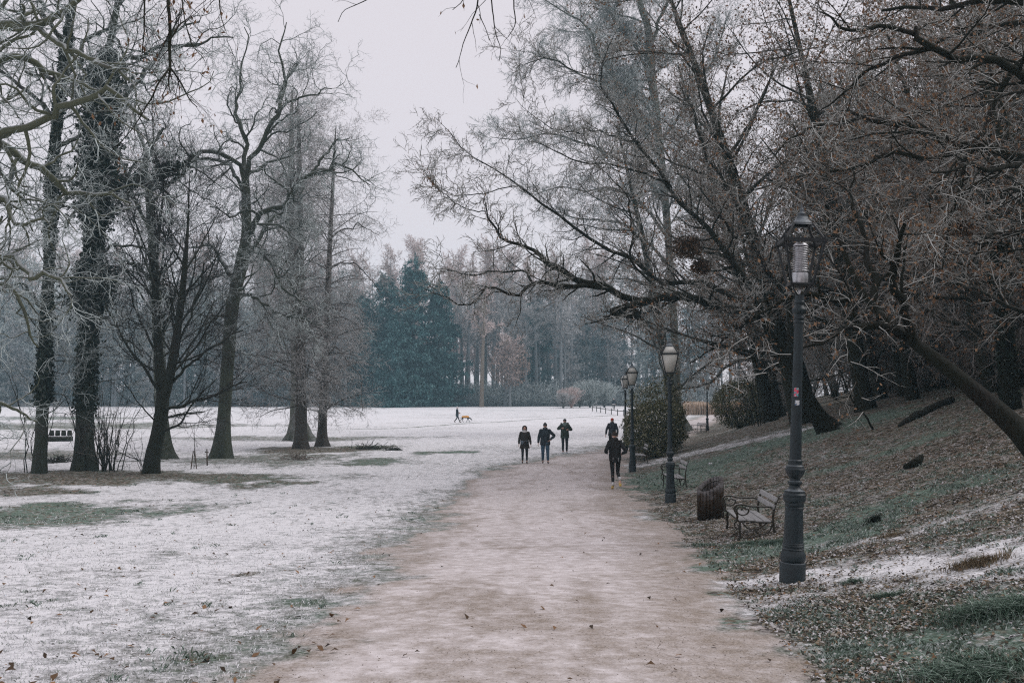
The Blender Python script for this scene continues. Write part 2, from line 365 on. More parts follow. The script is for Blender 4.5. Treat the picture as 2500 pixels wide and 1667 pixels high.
c = g.mix(g.srange(g.math('ADD', LF, g.math('MULTIPLY', g.math('SUBTRACT', vs.outputs[1], .5), .9)), .42, .58), c, leafc)
grv = g.ramp(n3, [(.1, (.12, .093, .072)), (.5, (.25, .205, .165)), (.95, (.44, .385, .335))])
c = g.mix(g.srange(g.math('ADD', GV, g.math('MULTIPLY', g.math('SUBTRACT', fine, .5), 1.1)), .30, .72), c, grv)
gvn = g.math('MULTIPLY', GV, .25)
thr = g.math('ADD', SN, g.math('MULTIPLY', g.math('SUBTRACT', fine, .5), g.math('SUBTRACT', 1.2, gvn)))
wid = g.math('MULTIPLY', GV, .30)
sm = g.srange(thr, g.math('SUBTRACT', .28, wid), g.math('ADD', .74, wid))
snowc = g.ramp(n1, [(.1, (.62, .62, .635)), (.7, (.80, .795, .815))])
snowp = g.ramp(n1, [(.1, (.50, .455, .445)), (.8, (.71, .665, .67))])
c = g.mix(sm, c, g.mix(GV, snowc, snowp))
g.col(c); g.rough(.95, .15)
h = g.math('ADD', g.math('MULTIPLY', fine, 1.0), g.math('MULTIPLY', sm, .5))
g.bump(g.math('MULTIPLY', h, g.srange(GV, 0, 1, 1, .35)), .8, .045)
ground_o = sheet('ground', ~isp, g.m); path_o = sheet('path', isp, g.m)
# ------------------------------------------------------------------ loose leaves and grass blades near the camera
rng = np.random.default_rng(5)
def scatter(n, x0, x1, y0, y1, dens):
    """random ground points, thinned by dens(cover, x, y)"""
    d = y0*(y1/y0)**rng.random(n); x = (x0+(x1-x0)*rng.random(n))*(d*.62+2); d = d+rng.normal(0, .01, n)
    cv = cover(x, d); k = rng.random(n) < dens(cv, x, d); x, d = x[k], d[k]
    return x, d, ground(x, d)
def leaves(n, dens, size, name, mat, x0=-1, x1=1, y0=4, y1=34, lift=.012):
    x, y, z = scatter(n, x0, x1, y0, y1, dens); N = len(x)
    base = np.array([[-.5, 0, 0], [-.2, -.36, .08], [.28, -.3, .12], [.62, 0, .02], [.28, .3, .14], [-.2, .36, .06]])
    base = np.array([[-.55, 0, .0], [0, -.36, .16], [.6, 0, .02], [0, .36, .18]])
    sc_ = size*rng.uniform(.6, 1.4, N); v = base[None]*np.array([1, 1, 1])*sc_[:, None, None]
    v = v*np.stack([np.ones(N), rng.uniform(.6, 1.1, N), rng.uniform(.2, 2.2, N)], -1)[:, None]
    th = rng.uniform(0, 6.28, N); tx = rng.normal(0, .5, N); ty = rng.normal(0, .5, N)
    c_, s_ = np.cos(th), np.sin(th)
    X = v[:, :, 0]*c_[:, None]-v[:, :, 1]*s_[:, None]; Yv = v[:, :, 0]*s_[:, None]+v[:, :, 1]*c_[:, None]
    Z = v[:, :, 2]+X*tx[:, None]*.6+Yv*ty[:, None]*.6
    V = np.stack([X+x[:, None], Yv+y[:, None], Z+(z+lift)[:, None]], -1)
    i = np.arange(N)[:, None]*4
    b = MB(); b.add(V.reshape(-1, 3), t=np.concatenate([i+[0, 1, 3], i+[1, 2, 3]])); return b.build(name, mat, smooth=False)
fl = NT('fallen_leaf'); ge = fl.n('ShaderNodeNewGeometry')
fl.col(fl.ramp(ge.outputs['Random Per Island'], [(0, (.012, .009, .007)), (.25, (.05, .04, .026)), (.5, (.13, .105, .07)), (.56, (.19, .10, .05)), (.64, (.21, .19, .145)), (.84, (.36, .35, .34)), (1, (.5, .49, .51))])); fl.rough(.85, .2)
ml = NT('meadow_leaf'); ge = ml.n('ShaderNodeNewGeometry')
ml.col(ml.ramp(ge.outputs['Random Per Island'], [(0, (.03, .022, .016)), (.6, (.10, .062, .035)), (1, (.26, .15, .08))])); ml.rough(.85, .2)
o = leaves(520000, lambda c, x, y: np.where(x > f_er(y)+.05, (c[:, 1]*1.0*(1-.75*c[:, 0])+.03)*np.clip(.15+1.7*fbm(x*1.7, y*1.3, 81, 3)**1.5*1.4, 0, 1), 0)*sstep(40, 22, y), .034, 'leaf_litter', fl.m, x0=0, x1=1.25, y0=3.2, y1=38)
tag(o, kind='stuff')
o = leaves(60000, lambda c, x, y: np.where(x < f_el(y)+.3, .035+.5*np.maximum(c[:, 1]-.1, 0), .006)*sstep(60, 20, y), .05, 'meadow_leaves', ml.m, x0=-1.2, x1=.3, y0=4, y1=60)
tag(o, kind='stuff')
x, y, z = scatter(26000, -.7, .7, 3.2, 26, lambda c, x, y: np.where((x > f_el(y)-.2) & (x < f_er(y)+.1), .25+.75*(c[:, 0] < .45), 0)*sstep(26, 8, y)); N = len(x)
s_ = rng.uniform(.002, .006, N); oc = np.array([[1, 0, 0], [0, 1, 0], [-1, 0, 0], [0, -1, 0], [0, 0, .8], [0, 0, -.6]]); a = rng.uniform(0, 6.28, N)
V = oc[None]*s_[:, None, None]*rng.uniform(.6, 1.4, (N, 1, 3)); V = np.stack([V[:, :, 0]*np.cos(a)[:, None]-V[:, :, 1]*np.sin(a)[:, None]+x[:, None], V[:, :, 0]*np.sin(a)[:, None]+V[:, :, 1]*np.cos(a)[:, None]+y[:, None], V[:, :, 2]+(z+s_*.3)[:, None]], -1)
b = MB(); i = np.arange(N)[:, None]*6; b.add(V.reshape(-1, 3), t=np.concatenate([i+t for t in ([0, 1, 4], [1, 2, 4], [2, 3, 4], [3, 0, 4], [1, 0, 5], [2, 1, 5], [3, 2, 5], [0, 3, 5])]))
M['grit'] = mat_leaf('grit', [(0, (.16, .13, .11)), (.5, (.30, .26, .22)), (1, (.50, .46, .43))]); tag(b.build('grit', M['grit'], smooth=False), kind='stuff')
def blades(n, dens, hgt, name, mat, x0, x1, y0, y1, wid=.0026, clump=0.):
    x, y, z = scatter(n, x0, x1, y0, y1, dens)
    if clump:
        m = 9; x = np.repeat(x, m)+rng.normal(0, clump, len(x)*m); y = np.repeat(y, m)+rng.normal(0, clump, len(y)*m); z = ground(x, y)
    N = len(x); H = hgt*rng.uniform(.5, 1.3, N)*(1+.04*y); a = rng.uniform(0, 6.28, N); ln = rng.uniform(.3, 1.3, N)*H
    wd = wid*(1+.055*y)
    dx, dy = np.cos(a), np.sin(a); px, py = -dy*wd, dx*wd
    p0 = np.stack([x-px, y-py, z-.005], -1); p1 = np.stack([x+px, y+py, z-.005], -1)
    p2 = np.stack([x+dx*ln*.4+px*.7, y+dy*ln*.4+py*.7, z+H*.65], -1); p3 = np.stack([x+dx*ln, y+dy*ln, z+H*.8], -1)
    V = np.stack([p0, p1, p2, p3], 1); i = np.arange(N)[:, None]*4
    b = MB(); b.add(V.reshape(-1, 3), t=np.concatenate([i+[0, 1, 2], i+[0, 2, 3]])); return b.build(name, mat, smooth=False)
M['blade'] = mat_leaf('blade', [(0, (.06, .08, .055)), (.4, (.13, .18, .14)), (.75, (.27, .34, .30)), (1, (.5, .54, .52))])
M['blade_white'] = mat_leaf('blade_white', [(0, (.28, .31, .28)), (.25, (.5, .52, .5)), (.6, (.68, .68, .7)), (1, (.8, .8, .82))])
M['straw'] = mat_leaf('straw', [(0, (.08, .06, .035)), (.6, (.22, .165, .10)), (1, (.36, .30, .21))])
o = blades(150000, lambda c, x, y: np.where(x < f_el(y)-.1, .5, 0)*sstep(30, 12, y), .016, 'frosted_grass', M['blade_white'], -1.15, .1, 3.5, 30)
tag(o, kind='stuff')
o = blades(160000, lambda c, x, y: np.where(x < f_el(y)-.1, (c[:, 2]*.25*(c[:, 0] < .6)+.03)*(vnoise(x*1.6, y*1.1, 71) > .72), np.where(x > f_er(y)+.1, ((c[:, 2] > .34)*.5*c[:, 2]+.02)*(vnoise(x*2.3, y*1.6, 72) > .35), 0))*sstep(45, 20, y), .030, 'green_grass', M['blade'], -1.15, 1.15, 3.5, 45, clump=.03)
tag(o, kind='stuff')
# ------------------------------------------------------------------ tree growing
def resample(pts, K):
    """smooth curve through waypoints (x,y,z,r) -> K points"""
    p = np.asarray(pts, float); n = len(p)
    if n == 2: p = np.array([p[0], (p[0]+p[1])/2, p[1]]); n = 3
    pp = np.vstack([2*p[0]-p[1], p, 2*p[-1]-p[-2]])
    seg = np.linalg.norm(np.diff(p[:, :3], axis=0), axis=1)+1e-6; s = np.concatenate([[0], np.cumsum(seg)])
    t = np.linspace(0, s[-1], K); i = np.clip(np.searchsorted(s, t, 'right')-1, 0, n-2); f = ((t-s[i])/seg[i])[:, None]
    a, b, c, d = pp[i], pp[i+1], pp[i+2], pp[i+3]
    o = .5*((2*b)+(-a+c)*f+(2*a-5*b+4*c-d)*f**2+(-a+3*b-3*c+d)*f**3)
    o[:, 3] = np.maximum(o[:, 3], .003); return o
def hero(lines, K=18, jit=.0, seed=0):
    r = np.random.default_rng(seed); P = np.stack([resample(l, K) for l in lines])
    if jit:
        n = r.normal(0, 1, (len(lines), K, 3)); n = (n+np.roll(n, 1, 1)+np.roll(n, -1, 1))/1.7; n[:, :2] = 0
        L = np.linalg.norm(P[:, -1, :3]-P[:, 0, :3], axis=1)[:, None, None]
        P[:, :, :3] += n*jit*np.minimum(L, 8)
    return P[:, :, :3], P[:, :, 3]
def unit(v): return v/(np.linalg.norm(v, axis=-1, keepdims=True)+1e-9)
def spawn(P, Rr, r, n=None, dens=None, t=(.15, 1), ang=50, asd=12, L=(1, 2), taper=.5, rr=.55, rmax=1., K=6, wig=.15, up=0., rend=.3, droop=0., flat=0., rmin=.0, bias=None, curl=0):
    """children of a set of polylines, all at once"""
    N, Kp, _ = P.shape
    plen = np.linalg.norm(np.diff(P, axis=1), axis=2).sum(1)
    cnt = np.full(N, n) if dens is None else np.maximum(1, np.round(plen*dens*(t[1]-t[0])+r.random(N)-.5)).astype(int)
    i = np.repeat(np.arange(N), cnt); M_ = len(i)
    off = np.concatenate([[0], np.cumsum(cnt)[:-1]]); k = np.arange(M_)-off[i]
    tt = t[0]+(t[1]-t[0])*(k+r.random(M_))/cnt[i]; tt = np.clip(tt, 0, .999)
    f = tt*(Kp-1); a = f.astype(int); f = (f-a)[:, None]; a1 = np.minimum(a+1, Kp-1)
    p0 = P[i, a]*(1-f)+P[i, a1]*f; r0 = Rr[i, a]*(1-f[:, 0])+Rr[i, a1]*f[:, 0]
    T = unit(P[i, a1]-P[i, a])
    rnd = r.normal(0, 1, (M_, 3)); rnd[:, 2] *= (1-flat)
    pr = unit(rnd-(rnd*T).sum(1, keepdims=True)*T)
    an = np.radians(r.normal(ang, asd, M_))[:, None]
    D = unit(T*np.cos(an)+pr*np.sin(an))
    if bias is not None: D = unit(D+np.asarray(bias)*r.random((M_, 1)))
    ln = r.uniform(L[0], L[1], M_)*(1-taper*tt); st = (ln/(K-1))[:, None]
    out = np.empty((M_, K, 3)); out[:, 0] = p0
    W1 = unit(r.normal(0, 1, (M_, 3)))*curl
    for q in range(1, K):
        D = unit(D+r.normal(0, wig, (M_, 3))+np.array([0, 0, up-droop*q/K])+W1*math.cos(q*1.3))
        out[:, q] = out[:, q-1]+D*st
    ra = np.maximum(np.minimum(r0*rr, rmax), rmin)
    R2 = ra[:, None]*np.linspace(1, rend, K)[None]
    return out, R2
def trunk_mesh(b, pts, K=34, S=18, flare=.7, fh=.9, lobes=5, seed=0, m=0, rough=.09):
    """bark-covered stem with root flare; pts = (x,y,z,r)"""
    q = resample(pts, K); r = np.random.default_rng(seed); P = q[:, :3]; Rr = q[:, 3]
    T = unit(np.gradient(P, axis=0)); U = unit(np.cross(T, [0.02, 1, 0.01])); V = np.cross(U, T)
    a = np.arange(S)/S*2*math.pi; h = np.concatenate([[0], np.cumsum(np.linalg.norm(np.diff(P, axis=0), axis=1))])
    ph = r.uniform(0, 6.28)
    fl = flare*np.exp(-h/fh)[:, None]*(.5+.55*np.cos(lobes*a+ph+.4*np.sin(h*2)[:, None])+.35*np.cos((lobes-2)*a+2*ph)[None])
    nz = rough*(vnoise(a[None]*3+h[:, None]*.2, h[:, None]*1.3+seed, seed)-.5)*2+rough*.7*(vnoise(a[None]*1.2+9, h[:, None]*.5, seed+3)-.5)*2
    nz = nz*np.ones((K, S)); RR = Rr[:, None]*(1+fl+nz)
    X = P[:, None]+RR[..., None]*(U[:, None]*np.cos(a)[None, :, None]+V[:, None]*np.sin(a)[None, :, None])
    k = np.arange(K-1)[:, None]; j = np.arange(S)[None]
    f = np.stack([k*S+j, (k+1)*S+j, (k+1)*S+(j+1) % S, k*S+(j+1) % S], -1).reshape(-1, 4)[:, ::-1]
    b.add(X.reshape(-1, 3), q=f, m=m)
def cards(b, C, size, r, m=0, asp=.55, hang=0.):
    """leaf blades: bent quads scattered at points C"""
    N = len(C)
    if N == 0: return
    d = unit(r.normal(0, 1, (N, 3))+np.array([0, 0, -hang])); u = unit(np.cross(d, r.normal(0, 1, (N, 3))))
    n = np.cross(d, u); s_ = (size*r.uniform(.6, 1.35, N))[:, None]
    V = np.stack([C-d*s_*.5, C+u*s_*asp*.5+n*s_*.12, C+d*s_*.5, C-u*s_*asp*.5+n*s_*.12], 1); i = np.arange(N)[:, None]*4
    b.add(V.reshape(-1, 3), t=np.concatenate([i+[0, 1, 3], i+[1, 2, 3]]), m=m)
def ends(P, r, frac=1., back=0):
    i = r.random(len(P)) < frac; Q = P[i]; k = Q.shape[1]-1-(r.integers(0, back+1, len(Q)) if back else 0)
    return Q[np.arange(len(Q)), k]
class Tree:
    def __init__(s, name, base, label, cat='tree', group=None, seed=1):
        s.root = empty(name, base, 0, label, cat, group); s.base = np.array(base, float); s.r = np.random.default_rng(seed); s.tr = MB(); s.cr = MB(); s.seed = seed
    def rel(s, L): return [[(p[0]-s.base[0], p[1]-s.base[1], p[2]-s.base[2], p[3]) for p in l] for l in L]
    def finish(s, bark, twig, crown='crown'):
        s.tr.build('trunk', bark, s.root); 
        if s.cr.n: s.cr.build(crown, twig, s.root)
        return s.root
def pl(pts, dj=0):
    """waypoints seen at (px,py), depth d, radius in metres"""
    return [(*W(a, b_, d), r_) for a, b_, d, r_ in pts]
def ivy(root, base, line, dens, thick, seed, t=(.0, 1), size=.13, name='ivy'):
    r = np.random.default_rng(seed); q = resample(line, 60); n = int(dens)
    f = t[0]+(t[1]-t[0])*r.random(n); i = np.clip((f*59).astype(int), 0, 58); p = q[i, :3]+(q[i+1, :3]-q[i, :3])*r.random((n, 1))
    clump = vnoise(f*22, f*0+seed, seed)*1.2
    dr = unit(r.normal(0, 1, (n, 3))*[1, 1, .35]); rad = q[i, 3]*.9+thick*clump*np.abs(r.normal(0, .55, n))
    b = MB(); cards(b, p+dr*rad[:, None]-base, size, r, asp=.8, hang=.5); return b.build(name, M['ivy_leaf'], root, smooth=False)
def crownify(T, limbs, r, tw=(1.2, 40, 1.0), cfg='oak', dens=1.):
    """branches, boughs, twigs on a set of limbs; returns last two levels"""
    b = T.cr; P, Rr = limbs
    c = dict(
        oak=dict(a=dict(dens=1.7, ang=54, L=(1.5, 4.0), K=10, wig=.30, up=.03, rr=.55, rmax=.075, taper=.35), b=dict(dens=2.8, ang=50, L=(.7, 2.0), K=7, wig=.30, rr=.6, rmax=.03, rmin=.014, taper=.4),
                 c=dict(dens=5.2, ang=48, L=(.4, 1.1), K=5, wig=.3, rmin=.0085, rmax=.012), d=dict(dens=7, ang=48, L=(.15, .5), K=3, wig=.25, rmin=.0065, rmax=.008)),
        fine=dict(a=dict(dens=2.6, ang=62, L=(1.0, 2.6), K=7, wig=.14, up=-.01, rr=.4, rmax=.04, taper=.3), b=dict(dens=4.2, ang=48, L=(.5, 1.3), K=5, wig=.16, rr=.5, rmax=.015, taper=.4, droop=.12),
                 c=dict(dens=8, ang=44, L=(.3, .85), K=3, wig=.16, rmin=.0085, rmax=.011), d=dict(dens=5, ang=42, L=(.15, .45), K=3, wig=.16, rmin=.0075, rmax=.008)),
        asc=dict(a=dict(dens=2.6, ang=34, L=(1.2, 3.0), K=8, wig=.08, up=.03, rr=.45, rmax=.03, taper=.4), b=dict(dens=4.2, ang=36, L=(.5, 1.3), K=5, wig=.10, rr=.5, rmax=.012, taper=.4),
                 c=dict(dens=8., ang=38, L=(.3, .8), K=3, wig=.12, rmin=.007, rmax=.009), d=None))[cfg]
    sets = []
    for k in 'abcd':
        if c[k] is None: continue
        kw = dict(c[k]); kw['dens'] *= dens if k != 'a' else 1
        P, Rr = spawn(P, Rr, r, **kw); sets.append((P, Rr))
        b.tubes(P, Rr, 5 if k == 'a' else (4 if k == 'b' else 3), tip=k in 'cd', m=0 if k == 'a' else 1)
    return sets
# ================================================================== the trees on the meadow, left
def hero_tree(name, label, bx, by, lines, trunk_n, limbcfg, mats, seed, cfg='oak', group=None, dens=1., sub=None, flare=.7, fh=.8, auto=None, K=18, jit=.02, cat='tree', limbmat=None, extra=None, leafp=0, tk=1.):
    """lines in picture waypoints (px,py,depth offset,radius); the first trunk_n are stems"""
    g0 = G(bx, by); d0 = g0[1]
    T = Tree(name, g0-[0, 0, .12], label, cat, group, seed)
    L = T.rel([pl([(a, b_, d0+dd, r_) for a, b_, dd, r_ in l]) for l in lines])
    L[0][0] = (0, 0, 0, L[0][0][3])
    L = [[(p[0], p[1], p[2], p[3]*tk) for p in l] for l in L[:trunk_n]]+[[(p[0], p[1], p[2], p[3]*.78) for p in l] for l in L[trunk_n:]]
    for k, l in enumerate(L):
        if k < trunk_n: trunk_mesh(T.tr, l, seed=seed+k, flare=flare if k == 0 else .15, fh=fh)
    lim = hero(L[trunk_n:], K, jit, seed) if len(L) > trunk_n else None
    if lim is not None: T.cr.tubes(*lim, 9, m=0)
    sets = [lim] if lim is not None else []
    if auto:     # extra limbs off the stems
        st = hero(L[:trunk_n], 24, 0, seed)
        for kw in auto:
            idx = kw.pop('stems', None); S0 = st if idx is None else (st[0][idx], st[1][idx])
            p2 = spawn(*S0, T.r, **kw); p2 = (p2[0], p2[1])
            T.cr.tubes(*p2, 6, m=0); sets.append(p2)
    last = None
    for s_ in sets:
        if s_ is not None: last = crownify(T, s_, T.r, cfg=cfg, dens=dens)
        if leafp and last is not None:
            cards(T.cr, ends(last[-1][0], T.r, leafp), .1, T.r, m=2, hang=.8)
    T.tr.build('trunk', mats[0], T.root)
    T.cr.build('crown', [limbmat or mats[0], mats[1], M['dead_leaf']], T.root)
    return T, L
AU = dict(K=10, wig=.16, up=.02, rend=.3)
ml_ = M['limb_lichen']
# ivy-clad stem, far left
T, L = hero_tree('ivy_clad_tree', 'slim dark ivy-clad tree trunk standing leftmost in the row on the meadow', 97, 1155,
    [[(97, 1155, 0, .37), (104, 1000, .1, .36), (112, 820, .2, .34), (122, 600, .3, .31), (130, 400, .4, .29), (150, 200, .5, .26), (172, 40, .6, .2), (190, -120, .6, .15), (200, -260, .5, .1)],
     [(150, 210, .5, .14), (200, 130, 1.5, .12), (260, 60, 2.5, .09), (330, -20, 3, .06)], [(122, 520, .3, .10), (150, 500, -1, .09), (165, 470, -2, .05)],
     [(135, 360, .3, .12), (190, 335, 1, .10), (240, 300, 2, .07), (290, 260, 2.5, .04)], [(140, 300, .4, .13), (80, 230, -1, .10), (20, 190, -2, .08), (-60, 130, -3, .05)],
     [(112, 760, .2, .08), (60, 700, -1, .06), (10, 690, -2, .04)], [(160, 120, .5, .12), (110, 30, -1, .1), (60, -60, -2, .07)]], 1, None, (M['bark_ivy'], M['twig_frost']), 11,
    auto=[dict(n=9, t=(.40, .98), ang=62, L=(2.5, 5.0), rr=.3, rmax=.08, **AU), dict(n=8, t=(.08, .35), ang=70, L=(1.2, 2.4), rr=.2, rmax=.03, **AU)], flare=.5, tk=.61)
ivy(T.root, 0, L[0], 9000, .22, 3, t=(.12, .8), size=.15)
# the second, thicker, with bushy ivy
T, L = hero_tree('ivy_covered_tree', 'thick tree trunk bushy with dark ivy, second in the row on the meadow', 208, 1148,
    [[(208, 1148, 0, .50), (208, 1000, 0, .46), (215, 850, .0, .42), (226, 640, .1, .38), (238, 450, .2, .34), (248, 300, .3, .28), (262, 150, .4, .22), (285, 20, .5, .17), (310, -120, .6, .12), (320, -240, .6, .08)],
     [(245, 470, .2, .2), (300, 450, .2, .17), (370, 440, -.2, .14), (430, 400, -.5, .11), (470, 375, -.6, .09)],
     [(250, 330, .3, .17), (300, 250, 1, .14), (350, 180, 2, .11), (400, 90, 2.5, .08), (480, 60, 3, .05)], [(245, 300, .3, .17), (190, 240, -1, .14), (120, 190, -2, .1), (60, 170, -2.5, .07)],
     [(235, 500, .2, .09), (180, 520, -1, .08), (160, 560, -1.5, .05)], [(255, 240, .3, .15), (320, 150, -.6, .12), (380, 110, -1.3, .10), (450, 105, -1.8, .07), (560, 95, -2.5, .03)],
     [(225, 640, .1, .09), (290, 600, -1, .07), (350, 620, -2, .05), (380, 700, -2.4, .03)], [(220, 760, .1, .08), (280, 790, -1.5, .06), (340, 860, -2.5, .04)]], 1, None, (M['bark_ivy'], M['twig_frost']), 12,
    auto=[dict(n=8, t=(.5, .98), ang=60, L=(2.5, 5.0), rr=.3, rmax=.08, **AU), dict(n=10, t=(.15, .42), ang=75, L=(1.4, 2.6), rr=.2, rmax=.03, **AU)], flare=.9, tk=.68)
ivy(T.root, 0, L[0], 22000, .75, 8, t=(.28, .72), size=.17); ivy(T.root, 0, L[0], 3500, .25, 9, t=(.1, .35), size=.14); ivy(T.root, 0, L[1], 2500, .6, 4, t=(0, .8), size=.16)
# trunk standing behind the forked tree
T, L = hero_tree('meadow_tree', 'pale grey tree trunk standing right behind the dark forked tree', 395, 1120,
    [[(397, 1120, 0, .48), (393, 1000, 0, .38), (388, 850, 0, .34), (380, 700, 0, .30), (370, 560, 0, .25), (362, 470, 0, .2), (350, 400, 0, .15)],
     [(362, 480, 0, .13), (345, 380, 1, .11), (330, 300, 2, .09), (322, 220, 2, .06)], [(355, 420, 0, .12), (372, 360, 0, .1), (400, 310, -1, .07)], [(370, 570, 0, .12), (325, 480, -1, .1), (290, 400, -1.5, .08), (270, 330, -2, .05)],
     [(380, 700, 0, .11), (320, 640, -1, .09), (290, 640, -1.5, .05)]], 1, None, (M['bark_moss'], M['twig_frost']), 13,
    auto=[dict(n=9, t=(.4, .98), ang=52, L=(2, 5), rr=.3, rmax=.07, **AU)], flare=1., tk=.78)
# dark forked young tree
T, L = hero_tree('forked_tree', 'dark leaning tree forking low into a fan of thin straight branches', 366, 1156,
    [[(366, 1156, 0, .30), (378, 1090, 0, .28), (392, 1020, 0, .26), (398, 970, 0, .24)],
     [(398, 975, 0, .20), (388, 880, .3, .18), (385, 780, .5, .15), (378, 680, .7, .12), (385, 590, .9, .08), (396, 500, 1, .04), (402, 420, 1, .014)],
     [(398, 975, 0, .20), (412, 930, -.2, .19), (430, 830, -.4, .16), (444, 720, -.5, .13), (452, 640, -.6, .09), (458, 560, -.7, .05), (461, 480, -.7, .03), (464, 410, -.7, .012)],
     [(398, 1000, 0, .09), (450, 990, -.6, .08), (520, 965, -1.5, .06), (600, 930, -2.5, .03)], [(392, 1025, 0, .07), (440, 1010, .8, .06), (500, 1005, 1.6, .03)], [(388, 1060, 0, .07), (440, 1030, -.5, .05), (480, 975, -1.2, .04), (530, 925, -1.8, .02)],
     [(404, 950, 0, .08), (450, 900, -.5, .07), (520, 845, -1.2, .05), (590, 810, -2, .03)], [(392, 960, 0, .08), (350, 900, -.6, .07), (300, 830, -1.2, .05), (255, 740, -1.6, .03)],
     [(410, 930, 0, .07), (470, 850, .8, .05), (550, 740, 1.5, .03)], [(388, 870, .3, .07), (340, 780, .8, .05), (310, 690, 1.2, .03)], [(385, 1040, 0, .04), (345, 990, -.5, .03), (300, 930, -1, .02)],
     [(370, 1130, 0, .03), (330, 1120, -.6, .025), (290, 1105, -1.2, .02)], [(428, 850, -.4, .07), (470, 760, -1, .05), (500, 640, -1.4, .03)], [(385, 760, .5, .05), (395, 640, .2, .04), (420, 540, 0, .02)]], 3, None,
    (M['bark_dark'], M['twig_dark']), 14, cfg='asc', auto=[dict(n=20, t=(.05, .95), ang=38, L=(2.2, 5.0), rr=.4, rmax=.045, K=10, wig=.06, up=.05, rend=.3, stems=[1, 2])], flare=.3, fh=.5, dens=1.1, jit=.008)
# the big greenish tree with arching limbs
T, L = hero_tree('arching_tree', 'tall greenish tree with a long limb arching to the left, base spread on the grass', 540, 1118,
    [[(540, 1118, 0, .50), (545, 1040, 0, .45), (552, 950, 0, .42), (560, 830, 0, .42), (568, 740, 0, .44), (585, 660, 0, .42), (602, 570, 0, .34), (600, 480, 0, .28), (598, 430, 0, .24)],
     [(598, 440, 0, .17), (590, 380, .3, .14), (583, 300, .6, .12), (575, 240, .9, .09), (585, 170, 1, .06), (600, 80, 1, .03)],
     [(600, 440, 0, .17), (620, 370, -.2, .15), (655, 310, -.4, .14), (672, 270, -.5, .12), (678, 200, -.6, .09), (676, 130, -.6, .06), (680, 60, -.6, .03)],
     [(598, 445, 0, .15), (585, 410, -.4, .14), (550, 380, -.8, .13), (510, 372, -1.2, .13), (470, 385, -1.5, .12), (430, 430, -2, .11), (380, 465, -2.3, .09), (320, 480, -2.6, .06), (270, 500, -2.9, .03)],
     [(594, 470, 0, .12), (570, 410, .5, .11), (530, 392, 1, .10), (470, 395, 1.5, .08), (420, 410, 2, .05)],
     [(602, 580, 0, .22), (640, 530, -.5, .19), (700, 480, -1, .16), (750, 435, -1.4, .14), (800, 415, -1.8, .10), (850, 420, -2.2, .06), (900, 440, -2.5, .03)],
     [(755, 432, -1.4, .09), (785, 390, -1.2, .08), (815, 350, -1, .06), (850, 335, -.8, .03)], [(672, 275, -.5, .09), (720, 245, -1, .07), (770, 225, -1.5, .05), (810, 215, -2, .03)], [(676, 250, -.5, .08), (700, 190, 0, .06), (735, 150, .4, .03)],
     [(588, 640, 0, .16), (620, 595, .8, .14), (650, 560, 1.5, .12), (675, 525, 2, .09), (700, 540, 2.4, .06), (745, 590, 2.8, .03)],
     [(585, 650, 0, .13), (610, 620, -1, .12), (650, 635, -1.8, .10), (690, 680, -2.4, .09), (730, 730, -2.8, .06), (765, 750, -3, .03)],
     [(562, 720, 0, .12), (600, 715, -1, .11), (650, 745, -2, .10), (690, 775, -2.6, .09), (740, 780, -3, .07), (790, 800, -3.4, .03)],
     [(575, 700, 0, .17), (555, 660, .5, .14), (530, 620, 1, .10), (500, 600, 1.5, .08), (470, 612, 2, .05)], [(558, 780, 0, .09), (520, 770, -1, .07), (502, 800, -1.4, .05), (500, 860, -1.6, .03)],
     [(604, 560, 0, .10), (640, 545, -1.5, .08), (690, 560, -2.4, .06), (740, 600, -3, .03)], [(598, 430, 0, .12), (640, 410, .8, .09), (700, 380, 1.5, .06), (740, 360, 2, .03)]], 1, None,
    (M['bark_moss'], M['twig_frost']), 15, auto=[dict(n=8, t=(.4, .98), ang=58, L=(2, 4.5), rr=.25, rmax=.06, **AU)], flare=.9, limbmat=M['bark_moss'], tk=.72, dens=1.15, jit=.018)
# fine-twigged trunks further back
T, L = hero_tree('fine_twigged_tree', 'straight reddish trunk wrapped in hanging frosted twigs, thicker of the pair', 735, 1095,
    [[(735, 1095, 0, .62), (735, 1000, 0, .50), (734, 850, 0, .44), (733, 650, 0, .36), (731, 450, 0, .26), (729, 320, 0, .17), (727, 240, 0, .07)]], 1, None, (M['bark_red'], M['twig_pale']), 16, cfg='fine',
    auto=[dict(n=105, t=(.12, .98), ang=80, asd=16, L=(2.0, 5.0), taper=.45, rr=.2, rmax=.05, K=9, wig=.10, up=.06, droop=.22, rend=.3)], flare=.7, fh=.6, dens=.95, tk=.62)
T, L = hero_tree('fine_twigged_tree', 'slim reddish trunk with drooping frosted branches, right of the thicker one', 785, 1090,
    [[(785, 1090, 0, .34), (788, 1000, 0, .27), (795, 850, 0, .23), (803, 650, 0, .18), (811, 480, 0, .13), (816, 380, 0, .08), (820, 310, 0, .03)],
     [(803, 600, 0, .07), (840, 560, -1, .06), (880, 545, -2, .04), (920, 570, -3, .02)], [(800, 660, 0, .07), (840, 640, -1, .06), (890, 670, -2, .04), (925, 720, -2.5, .02)], [(795, 850, 0, .06), (830, 850, -1, .05), (870, 920, -1.5, .03), (885, 1000, -1.8, .02)]], 1, None, (M['bark_red'], M['twig_pale']), 17, cfg='fine',
    auto=[dict(n=70, t=(.10, .98), ang=78, asd=14, L=(1.8, 4.6), taper=.4, rr=.25, rmax=.05, K=9, wig=.09, up=.07, droop=.25, rend=.3)], flare=.8, fh=.5, dens=.85, tk=.85)
